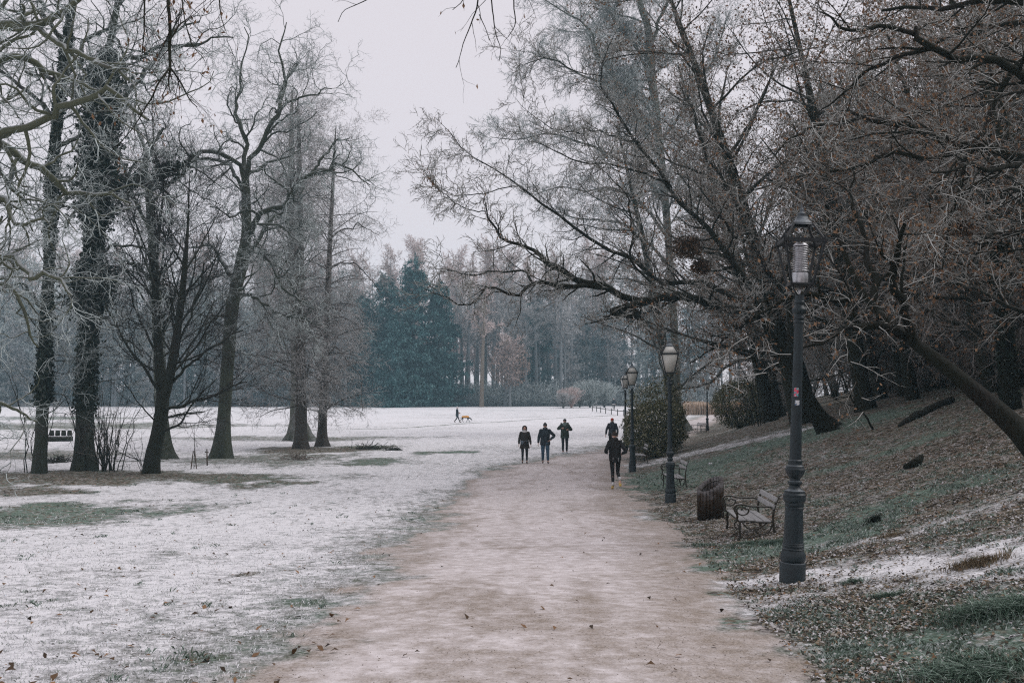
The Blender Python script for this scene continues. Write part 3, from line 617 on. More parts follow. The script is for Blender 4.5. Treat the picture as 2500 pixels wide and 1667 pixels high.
T, L = hero_tree('buttressed_tree', 'pale grey trunk with broad spreading roots behind the reddish trunks', 728, 1076,
    [[(728, 1076, 0, .98), (728, 1040, 0, .72), (726, 960, 0, .6), (722, 800, 0, .52), (716, 600, 0, .42), (712, 420, 0, .3), (712, 300, 0, .18), (714, 220, 0, .1)]], 1, None, (M['bark_grey'], M['twig_pale']), 18, cfg='fine',
    auto=[dict(n=60, t=(.2, .98), ang=58, asd=12, L=(3, 6.5), taper=.5, rr=.22, rmax=.07, K=9, wig=.12, up=.10, rend=.3)], flare=1.3, fh=1.1, dens=.7, tk=.68)
# a tree whose trunk stands outside the frame, its limbs reaching in from the left
g0 = G(-170, 1215)
T = Tree('spreading_tree', g0-[0, 0, .12], 'big tree out of frame whose mossy crooked limbs reach in from the left edge', 'tree', None, 19); d0 = g0[1]
L = T.rel([pl([(a, b_, d0+dd, r_) for a, b_, dd, r_ in l]) for l in [
    [(-170, 1215, 0, .6), (-165, 1000, 0, .5), (-150, 800, 0, .46), (-140, 600, 0, .42), (-130, 400, 0, .36), (-120, 200, 0, .3), (-110, 0, 0, .22), (-100, -250, 0, .1)],
    [(-135, 420, 0, .2), (-60, 350, 0, .18), (0, 348, .2, .17), (40, 365, .4, .16), (80, 395, .6, .15), (130, 420, .9, .14), (160, 455, 1.2, .12), (185, 480, 1.4, .11), (235, 483, 1.8, .09), (280, 478, 2.2, .07), (320, 500, 2.6, .04)],
    [(-130, 380, 0, .2), (-60, 340, -1, .18), (0, 310, -1.5, .16), (60, 285, -1.8, .14), (130, 262, -2, .13), (200, 245, -2.2, .12), (260, 236, -2.4, .10), (310, 250, -2.6, .09), (360, 280, -2.8, .05)],
    [(-120, 220, 0, .2), (-50, 190, 1, .18), (10, 155, 1.5, .16), (60, 140, 1.8, .15), (100, 165, 2, .12), (160, 195, 2.3, .11), (220, 215, 2.6, .09), (290, 260, 3, .05)],
    [(-110, 100, 0, .22), (-40, 70, -.5, .2), (30, 62, -1, .18), (90, 60, -1.4, .16), (140, 35, -1.8, .13), (190, 5, -2, .1), (240, -30, -2.3, .06)],
    [(60, 62, -1, .12), (110, 90, -1.6, .11), (160, 115, -2, .1), (215, 135, -2.4, .08), (280, 170, -2.8, .07), (340, 210, -3.1, .04)],
    [(-140, 760, 0, .16), (-60, 690, -1, .14), (0, 640, -1.5, .12), (40, 660, -1.8, .1), (70, 690, -2, .08), (130, 680, -2.4, .07), (180, 700, -2.8, .04)],
    [(-150, 800, 0, .14), (-60, 700, .5, .12), (0, 690, .8, .1), (40, 720, 1, .08), (60, 780, 1.2, .06), (90, 850, 1.4, .03)],
    [(-160, 1000, 0, .12), (-60, 975, 0, .1), (0, 978, .4, .08), (45, 1000, .8, .06), (90, 1025, 1.2, .04)],
    [(-140, 560, 0, .14), (-60, 480, -1, .12), (0, 500, -1.5, .1), (60, 540, -2, .07), (120, 560, -2.4, .04)],
    [(-120, 40, 0, .2), (-60, -20, 0, .16), (40, -60, 0, .12), (160, -80, .5, .08)]]])
L = L[:1]+[[(p[0], p[1], p[2], p[3]*.72) for p in l] for l in L[1:]]; trunk_mesh(T.tr, L[0], seed=19); lim = hero(L[1:], 20, .02, 19); T.cr.tubes(*lim, 9, m=0); crownify(T, lim, T.r, cfg='oak', dens=.95)
fo = spawn(*hero([L[0]], 24), T.r, n=14, t=(.3, .98), ang=60, L=(3, 6), rr=.3, rmax=.1, **AU); T.cr.tubes(*fo, 6, m=0); crownify(T, fo, T.r, cfg='oak', dens=.6)
T.tr.build('trunk', M['bark_moss'], T.root); T.cr.build('crown', [ml_, M['twig_frost']], T.root)
# saplings and bushes at the feet of the ivy trees
def thicket(name, label, px, py, stems, hgt, spread, seed, twig, group=None, cat='shrub', lean=.35, rad=.022, dd=0, cfgd=1.):
    g0 = G(px, py); r = np.random.default_rng(seed); T = MB(); root = empty(name, g0-[0, 0, .05], 0, label, cat, group)
    lines = []
    for k in range(stems):
        a = r.uniform(0, 6.28); o_ = r.uniform(0, spread)*.4; h = hgt*r.uniform(.55, 1); le = lean*r.uniform(.3, 1.2)*h
        x0, y0 = math.cos(a)*o_, math.sin(a)*o_
        lines.append([(x0, y0, 0, rad*r.uniform(.7, 1.3)), (x0+math.cos(a)*le*.25, y0+math.sin(a)*le*.25, h*.4, rad*.8), (x0+math.cos(a)*le*.6, y0+math.sin(a)*le*.6, h*.75, rad*.5), (x0+math.cos(a)*le, y0+math.sin(a)*le, h, rad*.25)])
    lim = hero(lines, 10, .02, seed); T.tubes(*lim, 5, m=0)
    a_ = spawn(*lim, r, dens=2.2*cfgd, t=(.15, 1), ang=42, L=(.4, 1.3), K=6, wig=.14, up=.03, rr=.5, rmax=.012, rmin=.005); T.tubes(*a_, 3, m=1)
    b_ = spawn(*a_, r, dens=4*cfgd, ang=42, L=(.15, .5), K=3, wig=.12, rmin=.004, rmax=.006); T.tubes(*b_, 3, tip=True, m=1)
    T.build('branches', [M['bark_dark'], twig], root); return root
thicket('bush', 'thin bare stems growing at the foot of the leftmost ivy tree', 82, 1152, 9, 5.5, .8, 31, M['twig_brown'], lean=.3)
thicket('bush', 'tangle of bare upright stems between the bushy ivy tree and the forked tree', 250, 1148, 26, 4.2, 2.2, 32, M['twig_brown'], lean=.35)
thicket('bush', 'low bare bush with spreading twigs left of the forked tree', 275, 1150, 12, 2.6, 1.4, 33, M['twig_brown'], lean=.8)
thicket('bush', 'small wispy bush hugging the foot of the dark forked tree', 352, 1153, 8, 1.8, .8, 34, M['twig_brown'], lean=.9, rad=.012)
# ================================================================== woods beyond the meadow
def far_tree(name, label, group, hgt, rad, seed, kind='broad', twig=None, bark=None, cat='tree', trad=.32, rt=.045):
    """a whole tree standing at the origin, made for distance: fewer, sturdier twigs"""
    r = np.random.default_rng(seed); root = empty(name, (0, 0, 0), 0, label, cat, group); tr = MB(); cr = MB()
    lean = r.normal(0, .02*hgt, 2)
    line = [(0, 0, 0, trad), (lean[0]*.2, lean[1]*.2, hgt*.3, trad*.8), (lean[0]*.6, lean[1]*.6, hgt*.65, trad*.45), (lean[0], lean[1], hgt*.97, trad*.08)]
    trunk_mesh(tr, line, K=14, S=8, seed=seed, flare=.4, fh=.8); st = hero([line], 20)
    if kind == 'broad':
        a = spawn(*st, r, n=26, t=(.28, .99), ang=42, asd=12, L=(rad*.9, rad*1.6), taper=.55, rr=.45, rmax=.16, K=8, wig=.14, up=.08, rend=.3); n1, n2, n3 = 2.2, 3.2, 3.6
    elif kind == 'poplar':
        a = spawn(*st, r, n=46, t=(.15, .99), ang=28, asd=8, L=(rad*.9, rad*1.8), taper=.5, rr=.4, rmax=.1, K=7, wig=.08, up=.08, rend=.3); n1, n2, n3 = 3.0, 3.8, 4.5
    elif kind == 'tallbare':
        a = spawn(*st, r, n=20, t=(.5, .99), ang=45, asd=14, L=(rad*.7, rad*1.4), taper=.4, rr=.4, rmax=.12, K=8, wig=.16, up=.06, rend=.3); n1, n2, n3 = 2.2, 3.2, 3.4
    else:
        a = spawn(*st, r, n=60, t=(.04, .99), ang=66, asd=12, L=(rad*.7, rad*1.3), taper=.6, rr=.35, rmax=.08, K=8, wig=.12, up=.07, droop=.16, rend=.3); n1, n2, n3 = 2.2, 3.2, 3.6
    cr.tubes(*a, 4, m=0)
    b = spawn(*a, r, dens=n1, ang=45, L=(.9, 2.4), K=5, wig=.16, rr=.5, rmax=.05, rmin=.03); cr.tubes(*b, 3, m=1)
    c = spawn(*b, r, dens=n2*1.3, ang=42, L=(.5, 1.4), K=3, wig=.16, rmin=rt, rmax=rt*1.1); cr.tubes(*c, 3, tip=True, m=1)
    d = spawn(*c, r, dens=n3, ang=42, L=(.3, .8), K=3, wig=.14, rmin=rt*.8, rmax=rt*.85); cr.tubes(*d, 3, tip=True, m=1)
    tr.build('trunk', bark or M['bark_far'], root); cr.build('crown', [bark or M['bark_far'], twig or M['twig_frost']], root); return root
def spruce(name, label, group, hgt, rad, seed, mat, n=70, cat='tree', dens=1., bare=.0, size=.34):
    r = np.random.default_rng(seed); root = empty(name, (0, 0, 0), 0, label, cat, group); tr = MB(); cr = MB()
    line = [(0, 0, 0, hgt*.016), (0, 0, hgt*.5, hgt*.01), (.1, 0, hgt, .03)]
    trunk_mesh(tr, line, K=12, S=8, seed=seed, flare=.3); st = hero([line], 24)
    h = bare+(1-bare)*r.random(n)**1.05; a = r.uniform(0, 6.28, n); K = 9
    ln = rad*(1-h)**.62*r.uniform(.55, 1.2, n)+.5
    f = np.linspace(0, 1, K)[None]; P = np.empty((n, K, 3))
    wob = np.cumsum(r.normal(0, .05, (n, K)), 1)
    P[:, :, 0] = np.cos(a[:, None]+wob)*ln[:, None]*f; P[:, :, 1] = np.sin(a[:, None]+wob)*ln[:, None]*f
    P[:, :, 2] = (h*hgt)[:, None]+ln[:, None]*(-.42*f+.30*f**2.2)+r.normal(0, .05, (n, K))
    Rr = np.maximum(.07*(1-.8*f), .015)*np.ones((n, 1)); tr.tubes(P, Rr, 4)
    s1 = spawn(P, Rr, r, dens=4.2*dens, t=(.12, 1), ang=58, asd=12, L=(.8, 2.4), taper=.5, K=5, wig=.08, rmin=.012, rmax=.02, droop=.5, flat=.75)
    s2 = spawn(*s1, r, dens=4.0*dens, t=(.05, 1), ang=52, L=(.25, .6), K=3, wig=.1, droop=.35)
    for S_, wd in ((s1, .085), (s2, .06), ((P, Rr), .12)):      # flat drooping sprays of needles
        Q = S_[0]; T = unit(Q[:, -1]-Q[:, 0]); U = unit(np.cross(T, r.normal(0, 1, T.shape)+[0, 0, 1.5]))
        for q in range(Q.shape[1]-1):
            w0 = wd*(1.2-q/Q.shape[1]); V = np.stack([Q[:, q]+U*w0, Q[:, q]-U*w0, Q[:, q+1]-U*w0*.75-[0, 0, .03], Q[:, q+1]+U*w0*.75], 1)
            cr.add(V.reshape(-1, 3), q=np.arange(len(Q)*4).reshape(-1, 4))
    cards(cr, np.concatenate([ends(s2[0], r, .8), ends(s1[0], r, 1)]), size, r, asp=.3, hang=.9)
    tr.build('trunk', M['bark_far'], root); cr.build('crown', mat, root, smooth=False); return root
def put(root, x, y, rz=0, s=1., dz=-.15, sz=None):
    root.location = (float(x), float(y), float(ground(x, y))+dz); root.rotation_euler = (0, 0, rz); root.scale = (s, s, sz or s); return root
rb = random.Random(77)
protos = {
 'wood_a': [far_tree('frosted_tree', 'blue grey frosted bare tree in the wood along the far left side of the meadow', 'frosted trees of the far wood', h, ra, 200+i, k, tw) for i, (h, ra, k, tw) in enumerate([(22, 5.5, 'broad', M['twig_frost']), (19, 5, 'weep', M['twig_frost']), (24, 5, 'broad', M['twig_pale']), (17, 5.5, 'weep', M['twig_pale'])])],
 'pink': [far_tree('pale_bare_tree', 'tall pale pinkish bare tree showing its top above the dark conifers', 'pinkish trees at the back of the far wood', h, ra, 220+i, k, M['twig_pink'], M['bark_far']) for i, (h, ra, k) in enumerate([(35, 6, 'poplar'), (33, 7, 'broad'), (37, 6, 'poplar')])],
 'stem': [far_tree('tall_bare_tree', 'tall long-trunked bare tree in the group right of the big spruces', 'long-trunked trees right of the spruces', h, ra, 240+i, 'tallbare', M['twig_pale'], M['bark_far'], trad=.42) for i, (h, ra) in enumerate([(26, 5), (24, 4.5), (28, 5.5)])],
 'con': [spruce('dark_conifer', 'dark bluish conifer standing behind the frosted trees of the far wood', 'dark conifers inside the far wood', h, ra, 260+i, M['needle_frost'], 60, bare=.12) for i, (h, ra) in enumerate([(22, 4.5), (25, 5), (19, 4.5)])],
}
used = {k: set() for k in protos}
def plant(kind, x, y, s=1., dz=-.2):
    i = rb.randrange(len(protos[kind])); p = protos[kind][i]
    if i not in used[kind]: used[kind].add(i); o = p
    else: o = copy_tree(p)
    lab, grp = ZL[kind](x/y*FPX+1250, y); o['label'] = lab; o['group'] = grp
    return put(o, x, y, rb.uniform(0, 6.28), s, dz)
def zone(px):
    return ('beyond the left edge of the meadow' if px < 0 else 'behind the two ivy-clad trunks' if px < 300 else 'behind the dark forked tree' if px < 470 else 'behind the arching tree' if px < 640 else 'behind the reddish trunks' if px < 830
            else 'behind the teal spruces' if px < 1110 else 'right of the spruces' if px < 1300 else 'above the walkers' if px < 1450 else 'behind the evergreen bush' if px < 1700 else 'beyond the path bend')
def _z(adj, noun):
    return lambda px, y: (f'{adj} {zone(px)}', f'{noun} {zone(px)}')
ZL = {'wood_a': lambda px, y: _z('grey frosted tree in the front row' if y < 194 else 'taller frosted tree in the second row', 'front row frosted trees' if y < 194 else 'second row frosted trees')(px, y),
      'pink': _z('pale pinkish treetop at the back', 'pinkish trees'), 'stem': _z('tall bare tree with a long clean trunk', 'long-trunked trees'), 'con': _z('dark bluish conifer in the far wood', 'dark conifers')}
def px_x(px, d): return (px-1250)/FPX*d
# rows: (kind, px0, px1, n, d0, d1, scale)
for kind, p0, p1, n, d0, d1, s0, s1 in [
    ('wood_a', -500, 900, 52, 182, 192, .85, 1.15), ('wood_a', -500, 900, 44, 196, 214, 1.05, 1.35), ('con', -450, 880, 22, 205, 222, .85, 1.1), ('con', -200, 860, 10, 193, 200, .5, .7),
    ('con', 1250, 1700, 12, 215, 235, .95, 1.2), ('wood_a', 1380, 1800, 12, 192, 205, .45, .8), ('con', 1380, 1700, 6, 200, 212, .75, 1.0),
    ('stem', 1120, 1400, 26, 186, 210, .75, 1.05), ('stem', 1380, 1900, 16, 190, 215, .8, 1.05),
    ('pink', -300, 620, 20, 232, 250, .85, 1.05), ('pink', 620, 1480, 46, 228, 262, .84, 1.04), ('pink', 1450, 2000, 10, 235, 262, .85, 1.0)]:
    for k in range(n):
        d = rb.uniform(d0, d1); plant(kind, px_x(p0+(p1-p0)*(k+rb.random())/n, d), d, rb.uniform(s0, s1))
# the group of big dark spruces
SP = [(1010, 184, 27.5, 7.5, 'big dark teal spruce with drooping branches, broadest and highest of the conifers by the meadow'), (940, 188, 25, 6.5, 'dark spruce just left of the highest teal spruce at the meadow edge'),
      (1075, 187, 23.5, 6, 'dark spruce forming the right shoulder of the conifer group at the meadow edge'), (890, 190, 22, 5.5, 'dark frosted spruce at the left end of the conifer group'), (975, 181, 16, 6, 'lower spruce at the front of the conifer group, paler with rime')]
for i, (px, d, h, ra, lab) in enumerate(SP):
    o = spruce('spruce', lab, None, h, ra, 300+i, M['needle'], 190 if i < 3 else 140, dens=1.2, size=.6); put(o, px_x(px, d), d)
o = spruce('spruce', 'small dark spruce top showing behind the right arching branches above the bare trees', None, 25, 5.5, 311, M['needle'], 80); put(o, px_x(1315, 205), 205)
# single trees at the meadow edge
o = far_tree('plane_tree', 'pale tan barked tree trunk standing in front of the bare trees right of the spruces', None, 24, 6, 320, 'tallbare', M['twig_pink'], M['bark_plane'], trad=.42); put(o, px_x(1176, 181), 181)
o = far_tree('rusty_leaved_tree', 'small tree with faded rusty leaves amid the far bare trunks', None, 12, 5, 321, 'broad', M['twig_pink'], M['bark_far'], trad=.25); put(o, px_x(1245, 183), 183)
rr_ = np.random.default_rng(3)
lb = MB(); cc = rr_.normal(0, 1, (2600, 3)); cc = unit(cc)*rr_.random((2600, 1))**.4*[4, 4, 4.5]+[0, 0, 8]; cards(lb, cc, .42, rr_)
M['rust_far'] = mat_leaf('rust_far', [(0, (.13, .09, .075)), (1, (.34, .26, .22))]); lb.build('dead_leaves', M['rust_far'], o, smooth=False)
for px, py, d, h, lab, tw in [(1395, 0, 172, 3.6, 'rounded pinkish frosted shrub at the meadow edge left of the low fence', M['twig_pink']), (1375, 0, 170, 2.6, 'grey frosted shrub beside the pinkish one at the meadow edge', M['twig_pale']),
                              (1440, 0, 174, 5, 'frosted bushy shrub behind the low fence', M['twig_frost']), (1475, 0, 176, 4.5, 'frosted bush behind the far standing person', M['twig_frost']), (1415, 0, 178, 4, 'blue grey frosted bush between the pinkish shrub and the fence', M['twig_frost'])]:
    x = px_x(px, d); r = np.random.default_rng(int(px)); b = MB(); root = empty('frosted_shrub', (x, d, float(ground(x, d))-.1), 0, lab, 'shrub')
    n = 60; a = r.uniform(0, 6.28, n); le = r.uniform(.1, 1, n)*h*.75; P = np.stack([np.stack([np.cos(a)*le*f, np.sin(a)*le*f, h*(1-.35*(le/h)**2)*f**.8*np.ones(n)], -1) for f in np.linspace(0, 1, 7)], 1)
    Rr = np.full((n, 7), .03); b.tubes(P, Rr, 3); s1 = spawn(P, Rr, r, dens=5, L=(.4, 1.1), K=4, wig=.15, rmin=.022, rmax=.022); b.tubes(*s1, 3, tip=True); s2 = spawn(*s1, r, dens=4, L=(.2, .5), K=3, rmin=.018, rmax=.018); b.tubes(*s2, 3, tip=True)
    b.build('branches', tw, root)
# brushwood along the foot of the wood: nobody could count it
b = MB(); r = np.random.default_rng(8); n = 3900; d = r.uniform(186, 214, n); px = r.uniform(-500, 1900, n);  px[:1000] = r.uniform(1100, 1440, 1000); x = px_x(px, d); z = ground(x, d); h = r.uniform(2, 7, n)*np.where(px > 1100, .7, 1)
P = np.stack([np.stack([x+r.normal(0, .35, n)*f*3, d+r.normal(0, .3, n)*f, z+h*f], -1) for f in np.linspace(0, 1, 5)], 1); Rr = np.full((n, 5), .045); b.tubes(P, Rr, 3, tip=True)
s1 = spawn(P, Rr, r, dens=2.4, L=(.8, 2.2), K=4, wig=.14, rmin=.032, rmax=.032); b.tubes(*s1, 3, tip=True, m=1); s2 = spawn(*s1, r, dens=1.6, L=(.4, 1), K=3, rmin=.028, rmax=.028); b.tubes(*s2, 3, tip=True, m=1)
tag(b.build('brushwood', [M['bark_far'], M['twig_frost']]), kind='stuff')
# reeds by the bend of the path
b = MB(); r = np.random.default_rng(9); n = 5200; px = r.uniform(1640, 1850, n); d = 133+r.uniform(0, 4, n); x = px_x(px, d); z = ground(x, d); h = r.uniform(.7, 1.3, n)+.9*vnoise(x*1.3, x*0, 4)
P = np.stack([np.stack([x+r.normal(0, .10, n)*f, d+f*0, z+h*f], -1) for f in np.linspace(0, 1, 4)], 1); b.tubes(P, np.full((n, 4), .035)*np.linspace(1, 1.2, 4), 3, tip=True)
M['reed'] = mat_leaf('reed', [(0, (.25, .17, .11)), (.6, (.48, .36, .26)), (1, (.68, .56, .47))]); tag(b.build('reeds', M['reed'], smooth=False), kind='stuff')
# ================================================================== the bank, right: trees
NB = (M['bark_black'], M['twig_right'])
RT = dict(K=10, wig=.12, up=.0, rend=.3)
def limbs_tree(name, label, base, lines, ntr, mats, seed, crown, group=None, flare=.5, fh=.8, jit=.012, K=20, auto=None, leafn=0, d0=None, leafsize=.10, leafx=-99, limb_k=1., trr=.06):
    T = Tree(name, base, label, 'tree', group, seed); d0 = base[1] if d0 is None else d0
    L = T.rel([pl([(a, b_, d0+dd, r_) for a, b_, dd, r_ in l]) for l in lines])
    L = L[:ntr]+[[(p[0], p[1], p[2], p[3]*limb_k) for p in l] for l in L[ntr:]]
    for k in range(ntr): trunk_mesh(T.tr, L[k], seed=seed+k, flare=flare if k == 0 else .1, fh=fh, rough=trr)
    sets = []
    if len(L) > ntr:
        lim = hero(L[ntr:], K, jit, seed); T.cr.tubes(*lim, 9, m=0); sets.append(lim)
    for kw in (auto or []):
        kw = dict(kw); idx = kw.pop('stems', None); src = kw.pop('of', 'trunk'); S0 = hero(L[:ntr], 24, 0, seed) if src == 'trunk' else lim
        if idx is not None: S0 = (S0[0][idx], S0[1][idx])
        p2 = spawn(*S0, T.r, **kw); T.cr.tubes(*p2, 6, m=0); sets.append(p2)
    lf = []
    for s_ in sets:
        for c in crown:
            c = dict(c); lev = c.pop('lv'); q = s_; 
            for j, kw in enumerate(lev):
                q = spawn(*q, T.r, **kw); T.cr.tubes(*q, (5, 4, 3, 3)[min(j, 3)], tip=j >= 2, m=0 if j == 0 else 1)
            lf.append(q[0])
    if leafn:
        E = np.concatenate([ends(q, T.r, 1) for q in lf]); E = E[E[:, 0]+T.base[0] > leafx]; k = vnoise(E[:, 0]*.9, E[:, 2]*.9+E[:, 1]*.5, seed)
        pr = np.clip((k-.45)*3, 0.02, 1); pr = pr/pr.sum(); ii = T.r.choice(len(E), min(leafn, len(E)), p=pr, replace=False)
        lb = MB(); cards(lb, E[ii]+T.r.normal(0, .03, (len(ii), 3)), leafsize, T.r, hang=.8, asp=.6); lb.build('dead_leaves', M['dead_leaf'], T.root, smooth=False)
    T.tr.build('trunk', mats[0], T.root); T.cr.build('crown', [mats[0], mats[1]], T.root); return T, L
def CR(a=1.3, b=2.6, c=5.5, d=5,  La=(1.3, 3.2), Lb=(.6, 1.5), Lc=(.35, .9), Ld=(.15, .45), rc=.0075, rd=.0065, up=.02, droop=0., bias=None, wig=.16):
    lv = [dict(dens=a*1.5, ang=46, L=La, K=7, wig=wig, up=up, rr=.45, rmax=.05, taper=.35, bias=bias), dict(dens=b*1.35, ang=44, L=Lb, K=5, wig=wig, rr=.5, rmax=.018, rmin=.009, taper=.4, droop=droop),
          dict(dens=c*1.3, ang=42, L=Lc, K=4, wig=wig, rmin=rc, rmax=rc*1.25, droop=droop)]
    if d: lv.append(dict(dens=d*1.35, ang=42, L=Ld, K=3, wig=wig, rmin=rd, rmax=rd, droop=droop))
    return [dict(lv=lv)]
# R1: the leaning tree whose limbs hang over the path
g1 = G(2028, 1050)
T1, L1 = limbs_tree('leaning_tree', 'dark leaning tree on the bank whose crooked limbs stretch out over the path', g1-[0, 0, .15], [
    [(2028, 1050, 0, .34), (1995, 1010, 0, .27), (1960, 950, -.1, .24), (1930, 890, -.2, .22), (1900, 845, -.3, .2), (1875, 806, -.5, .17)],
    [(1898, 850, -.3, .2), (1864, 783, -.8, .19), (1820, 765, -1.2, .19), (1764, 749, -1.6, .19), (1700, 728, -2.2, .19), (1640, 724, -2.8, .18), (1580, 730, -3.3, .17), (1530, 742, -3.6, .16), (1495, 752, -3.8, .15)],
    [(1560, 733, -3.3, .14), (1510, 722, -3.7, .15), (1475, 703, -4, .15), (1413, 679, -4.4, .13), (1351, 651, -4.7, .12), (1328, 628, -4.8, .10), (1310, 600, -5, .08), (1282, 590, -5.1, .07), (1240, 583, -5.2, .06), (1215, 565, -5.3, .05), (1196, 545, -5.4, .045), (1184, 515, -5.5, .03), (1180, 480, -5.6, .015)],
    [(1475, 703, -4, .11), (1440, 700, -4.4, .1), (1406, 701, -4.8, .09), (1360, 700, -5.1, .085), (1310, 693, -5.4, .08), (1280, 704, -5.6, .07), (1251, 717, -5.8, .06), (1196, 706, -6.2, .05), (1161, 727, -6.4, .04), (1120, 728, -6.6, .03), (1093, 722, -6.8, .02), (1040, 700, -7, .01)],
    [(1299, 689, -5.4, .055), (1285, 672, -5.2, .05), (1260, 663, -5, .045), (1234, 662, -4.9, .04), (1190, 665, -4.7, .035), (1144, 669, -4.5, .03), (1075, 658, -4.3, .015)],
    [(1530, 748, -3.6, .13), (1560, 770, -3.4, .12), (1525, 768, -3.7, .12), (1492, 765, -3.9, .08)],
    [(1864, 783, -.8, .17), (1790, 720, -.5, .15), (1720, 690, 0, .13), (1650, 690, .5, .12), (1600, 686, .8, .11), (1557, 638, 1.1, .10), (1489, 603, 1.5, .09), (1420, 569, 1.9, .08), (1344, 524, 2.3, .065), (1268, 467, 2.7, .05), (1191, 413, 3, .035), (1134, 371, 3.2, .025), (1100, 325, 3.3, .018), (1065, 283, 3.4, .008)],
    [(1250, 455, 2.8, .03), (1180, 470, 3.1, .028), (1110, 478, 3.4, .02), (1060, 450, 3.6, .015), (1020, 400, 3.8, .008)],
    [(1184, 516, -5.5, .025), (1130, 510, -5.8, .02), (1080, 470, -6, .014), (1045, 430, -6.2, .007)],
    [(1875, 806, -.5, .18), (1830, 700, -.2, .16), (1760, 600, .2, .14), (1700, 530, .5, .12), (1647, 478, .8, .10), (1600, 400, 1, .09), (1562, 348, 1.2, .08), (1520, 290, 1.4, .07), (1490, 237, 1.5, .055), (1471, 187, 1.6, .04), (1490, 130, 1.7, .03), (1517, 77, 1.8, .015)],
    [(1562, 348, 1.2, .055), (1510, 335, .8, .05), (1459, 325, .5, .045), (1383, 321, .1, .035), (1325, 295, -.3, .02), (1260, 250, -.6, .01)],
    [(1640, 460, .8, .065), (1612, 429, .6, .06), (1517, 409, 0, .05), (1440, 398, -.6, .04), (1350, 370, -1.2, .025), (1270, 330, -1.6, .012)],
    [(1471, 187, 1.6, .03), (1400, 170, 1.2, .025), (1300, 130, .8, .015), (1230, 110, .5, .008)],
    [(1590, 690, -2.9, .06), (1545, 640, -3, .055), (1545, 560, -3.1, .045), (1530, 470, -3.2, .035), (1480, 420, -3.3, .02), (1430, 330, -3.4, .01)],
    [(1840, 770, -1, .10), (1800, 800, -1.5, .08), (1740, 850, -2, .05), (1680, 880, -2.4, .03)],
    [(1929, 890, -.2, .16), (1925, 800, .3, .15), (1925, 720, .8, .15), (1891, 672, 1, .14), (1849, 600, 1.2, .13), (1820, 550, 1.4, .11), (1788, 486, 1.6, .09), (1745, 400, 1.8, .07), (1700, 300, 2, .05), (1660, 200, 2.2, .03)],
    [(1849, 610, 1.2, .08), (1815, 590, .9, .07), (1784, 565, .6, .06), (1740, 500, .3, .04), (1690, 440, 0, .02)],
    ], 1, NB, 41, CR(2.7, 4.2, 6.8, 5.8, La=(.6, 1.9), Lb=(.35, 1.05), Lc=(.25, .65), Ld=(.12, .34), rc=.0095, rd=.008), flare=.55, fh=.6, leafn=1600, leafx=3.5, limb_k=.72, trr=.04)
# catkins on the tips
E = []
lim_t = hero([L1[6], L1[7], L1[8], L1[2]], 24); q_ = spawn(*lim_t, T1.r, n=16, t=(.72, 1), ang=40, L=(.3, .9), K=4, wig=.15, rmin=.006, rmax=.008); kb = MB(); kb.tubes(*q_, 3, tip=True)
E = q_[0].reshape(-1, 3)[::2]; n_ = len(E); z_ = T1.r.uniform(.05, .10, n_); Pk = np.stack([E, E+np.stack([T1.r.normal(0, .01, n_), T1.r.normal(0, .01, n_), -z_], -1)], 1); kb.tubes(Pk, np.full((n_, 2), .011), 4, m=1)
tag(kb.build('catkins', [M['twig_dark'], M['dead_leaf']], T1.root), kind='stuff')
# R2 thick trunk behind
g2 = G(1888, 1012)
limbs_tree('bank_tree', 'stout dark trunk leaning left on the bank, behind and left of the first lamp', g2-[0, 0, .2], [
    [(1888, 1012, 0, .62), (1876, 960, 0, .52), (1860, 900, 0, .46), (1846, 850, 0, .42), (1825, 780, 0, .38), (1800, 680, 0, .32), (1770, 560, 0, .25), (1740, 440, 0, .18), (1715, 320, 0, .1)],
    [(1850, 872, 0, .15), (1820, 878, -1, .14), (1790, 885, -1.5, .13), (1762, 905, -2, .12), (1735, 932, -2.5, .11), (1700, 945, -3, .09), (1660, 950, -3.5, .06), (1620, 960, -4, .03)],
    [(1825, 780, 0, .16), (1740, 740, 1, .13), (1640, 720, 2, .09), (1560, 730, 3, .04)], [(1800, 680, 0, .16), (1860, 560, 1, .13), (1900, 440, 2, .1), (1950, 300, 3, .05)],
    [(1770, 560, 0, .13), (1680, 500, -1, .11), (1600, 470, -2, .08), (1520, 480, -3, .04)]], 1, (M['bark_dark'], M['twig_right']), 42, CR(1.2, 2.4, 4.2, 3.5), leafn=2500,
    auto=[dict(n=18, t=(.35, .98), ang=60, L=(3, 6), rr=.3, rmax=.1, **RT)], flare=.5)
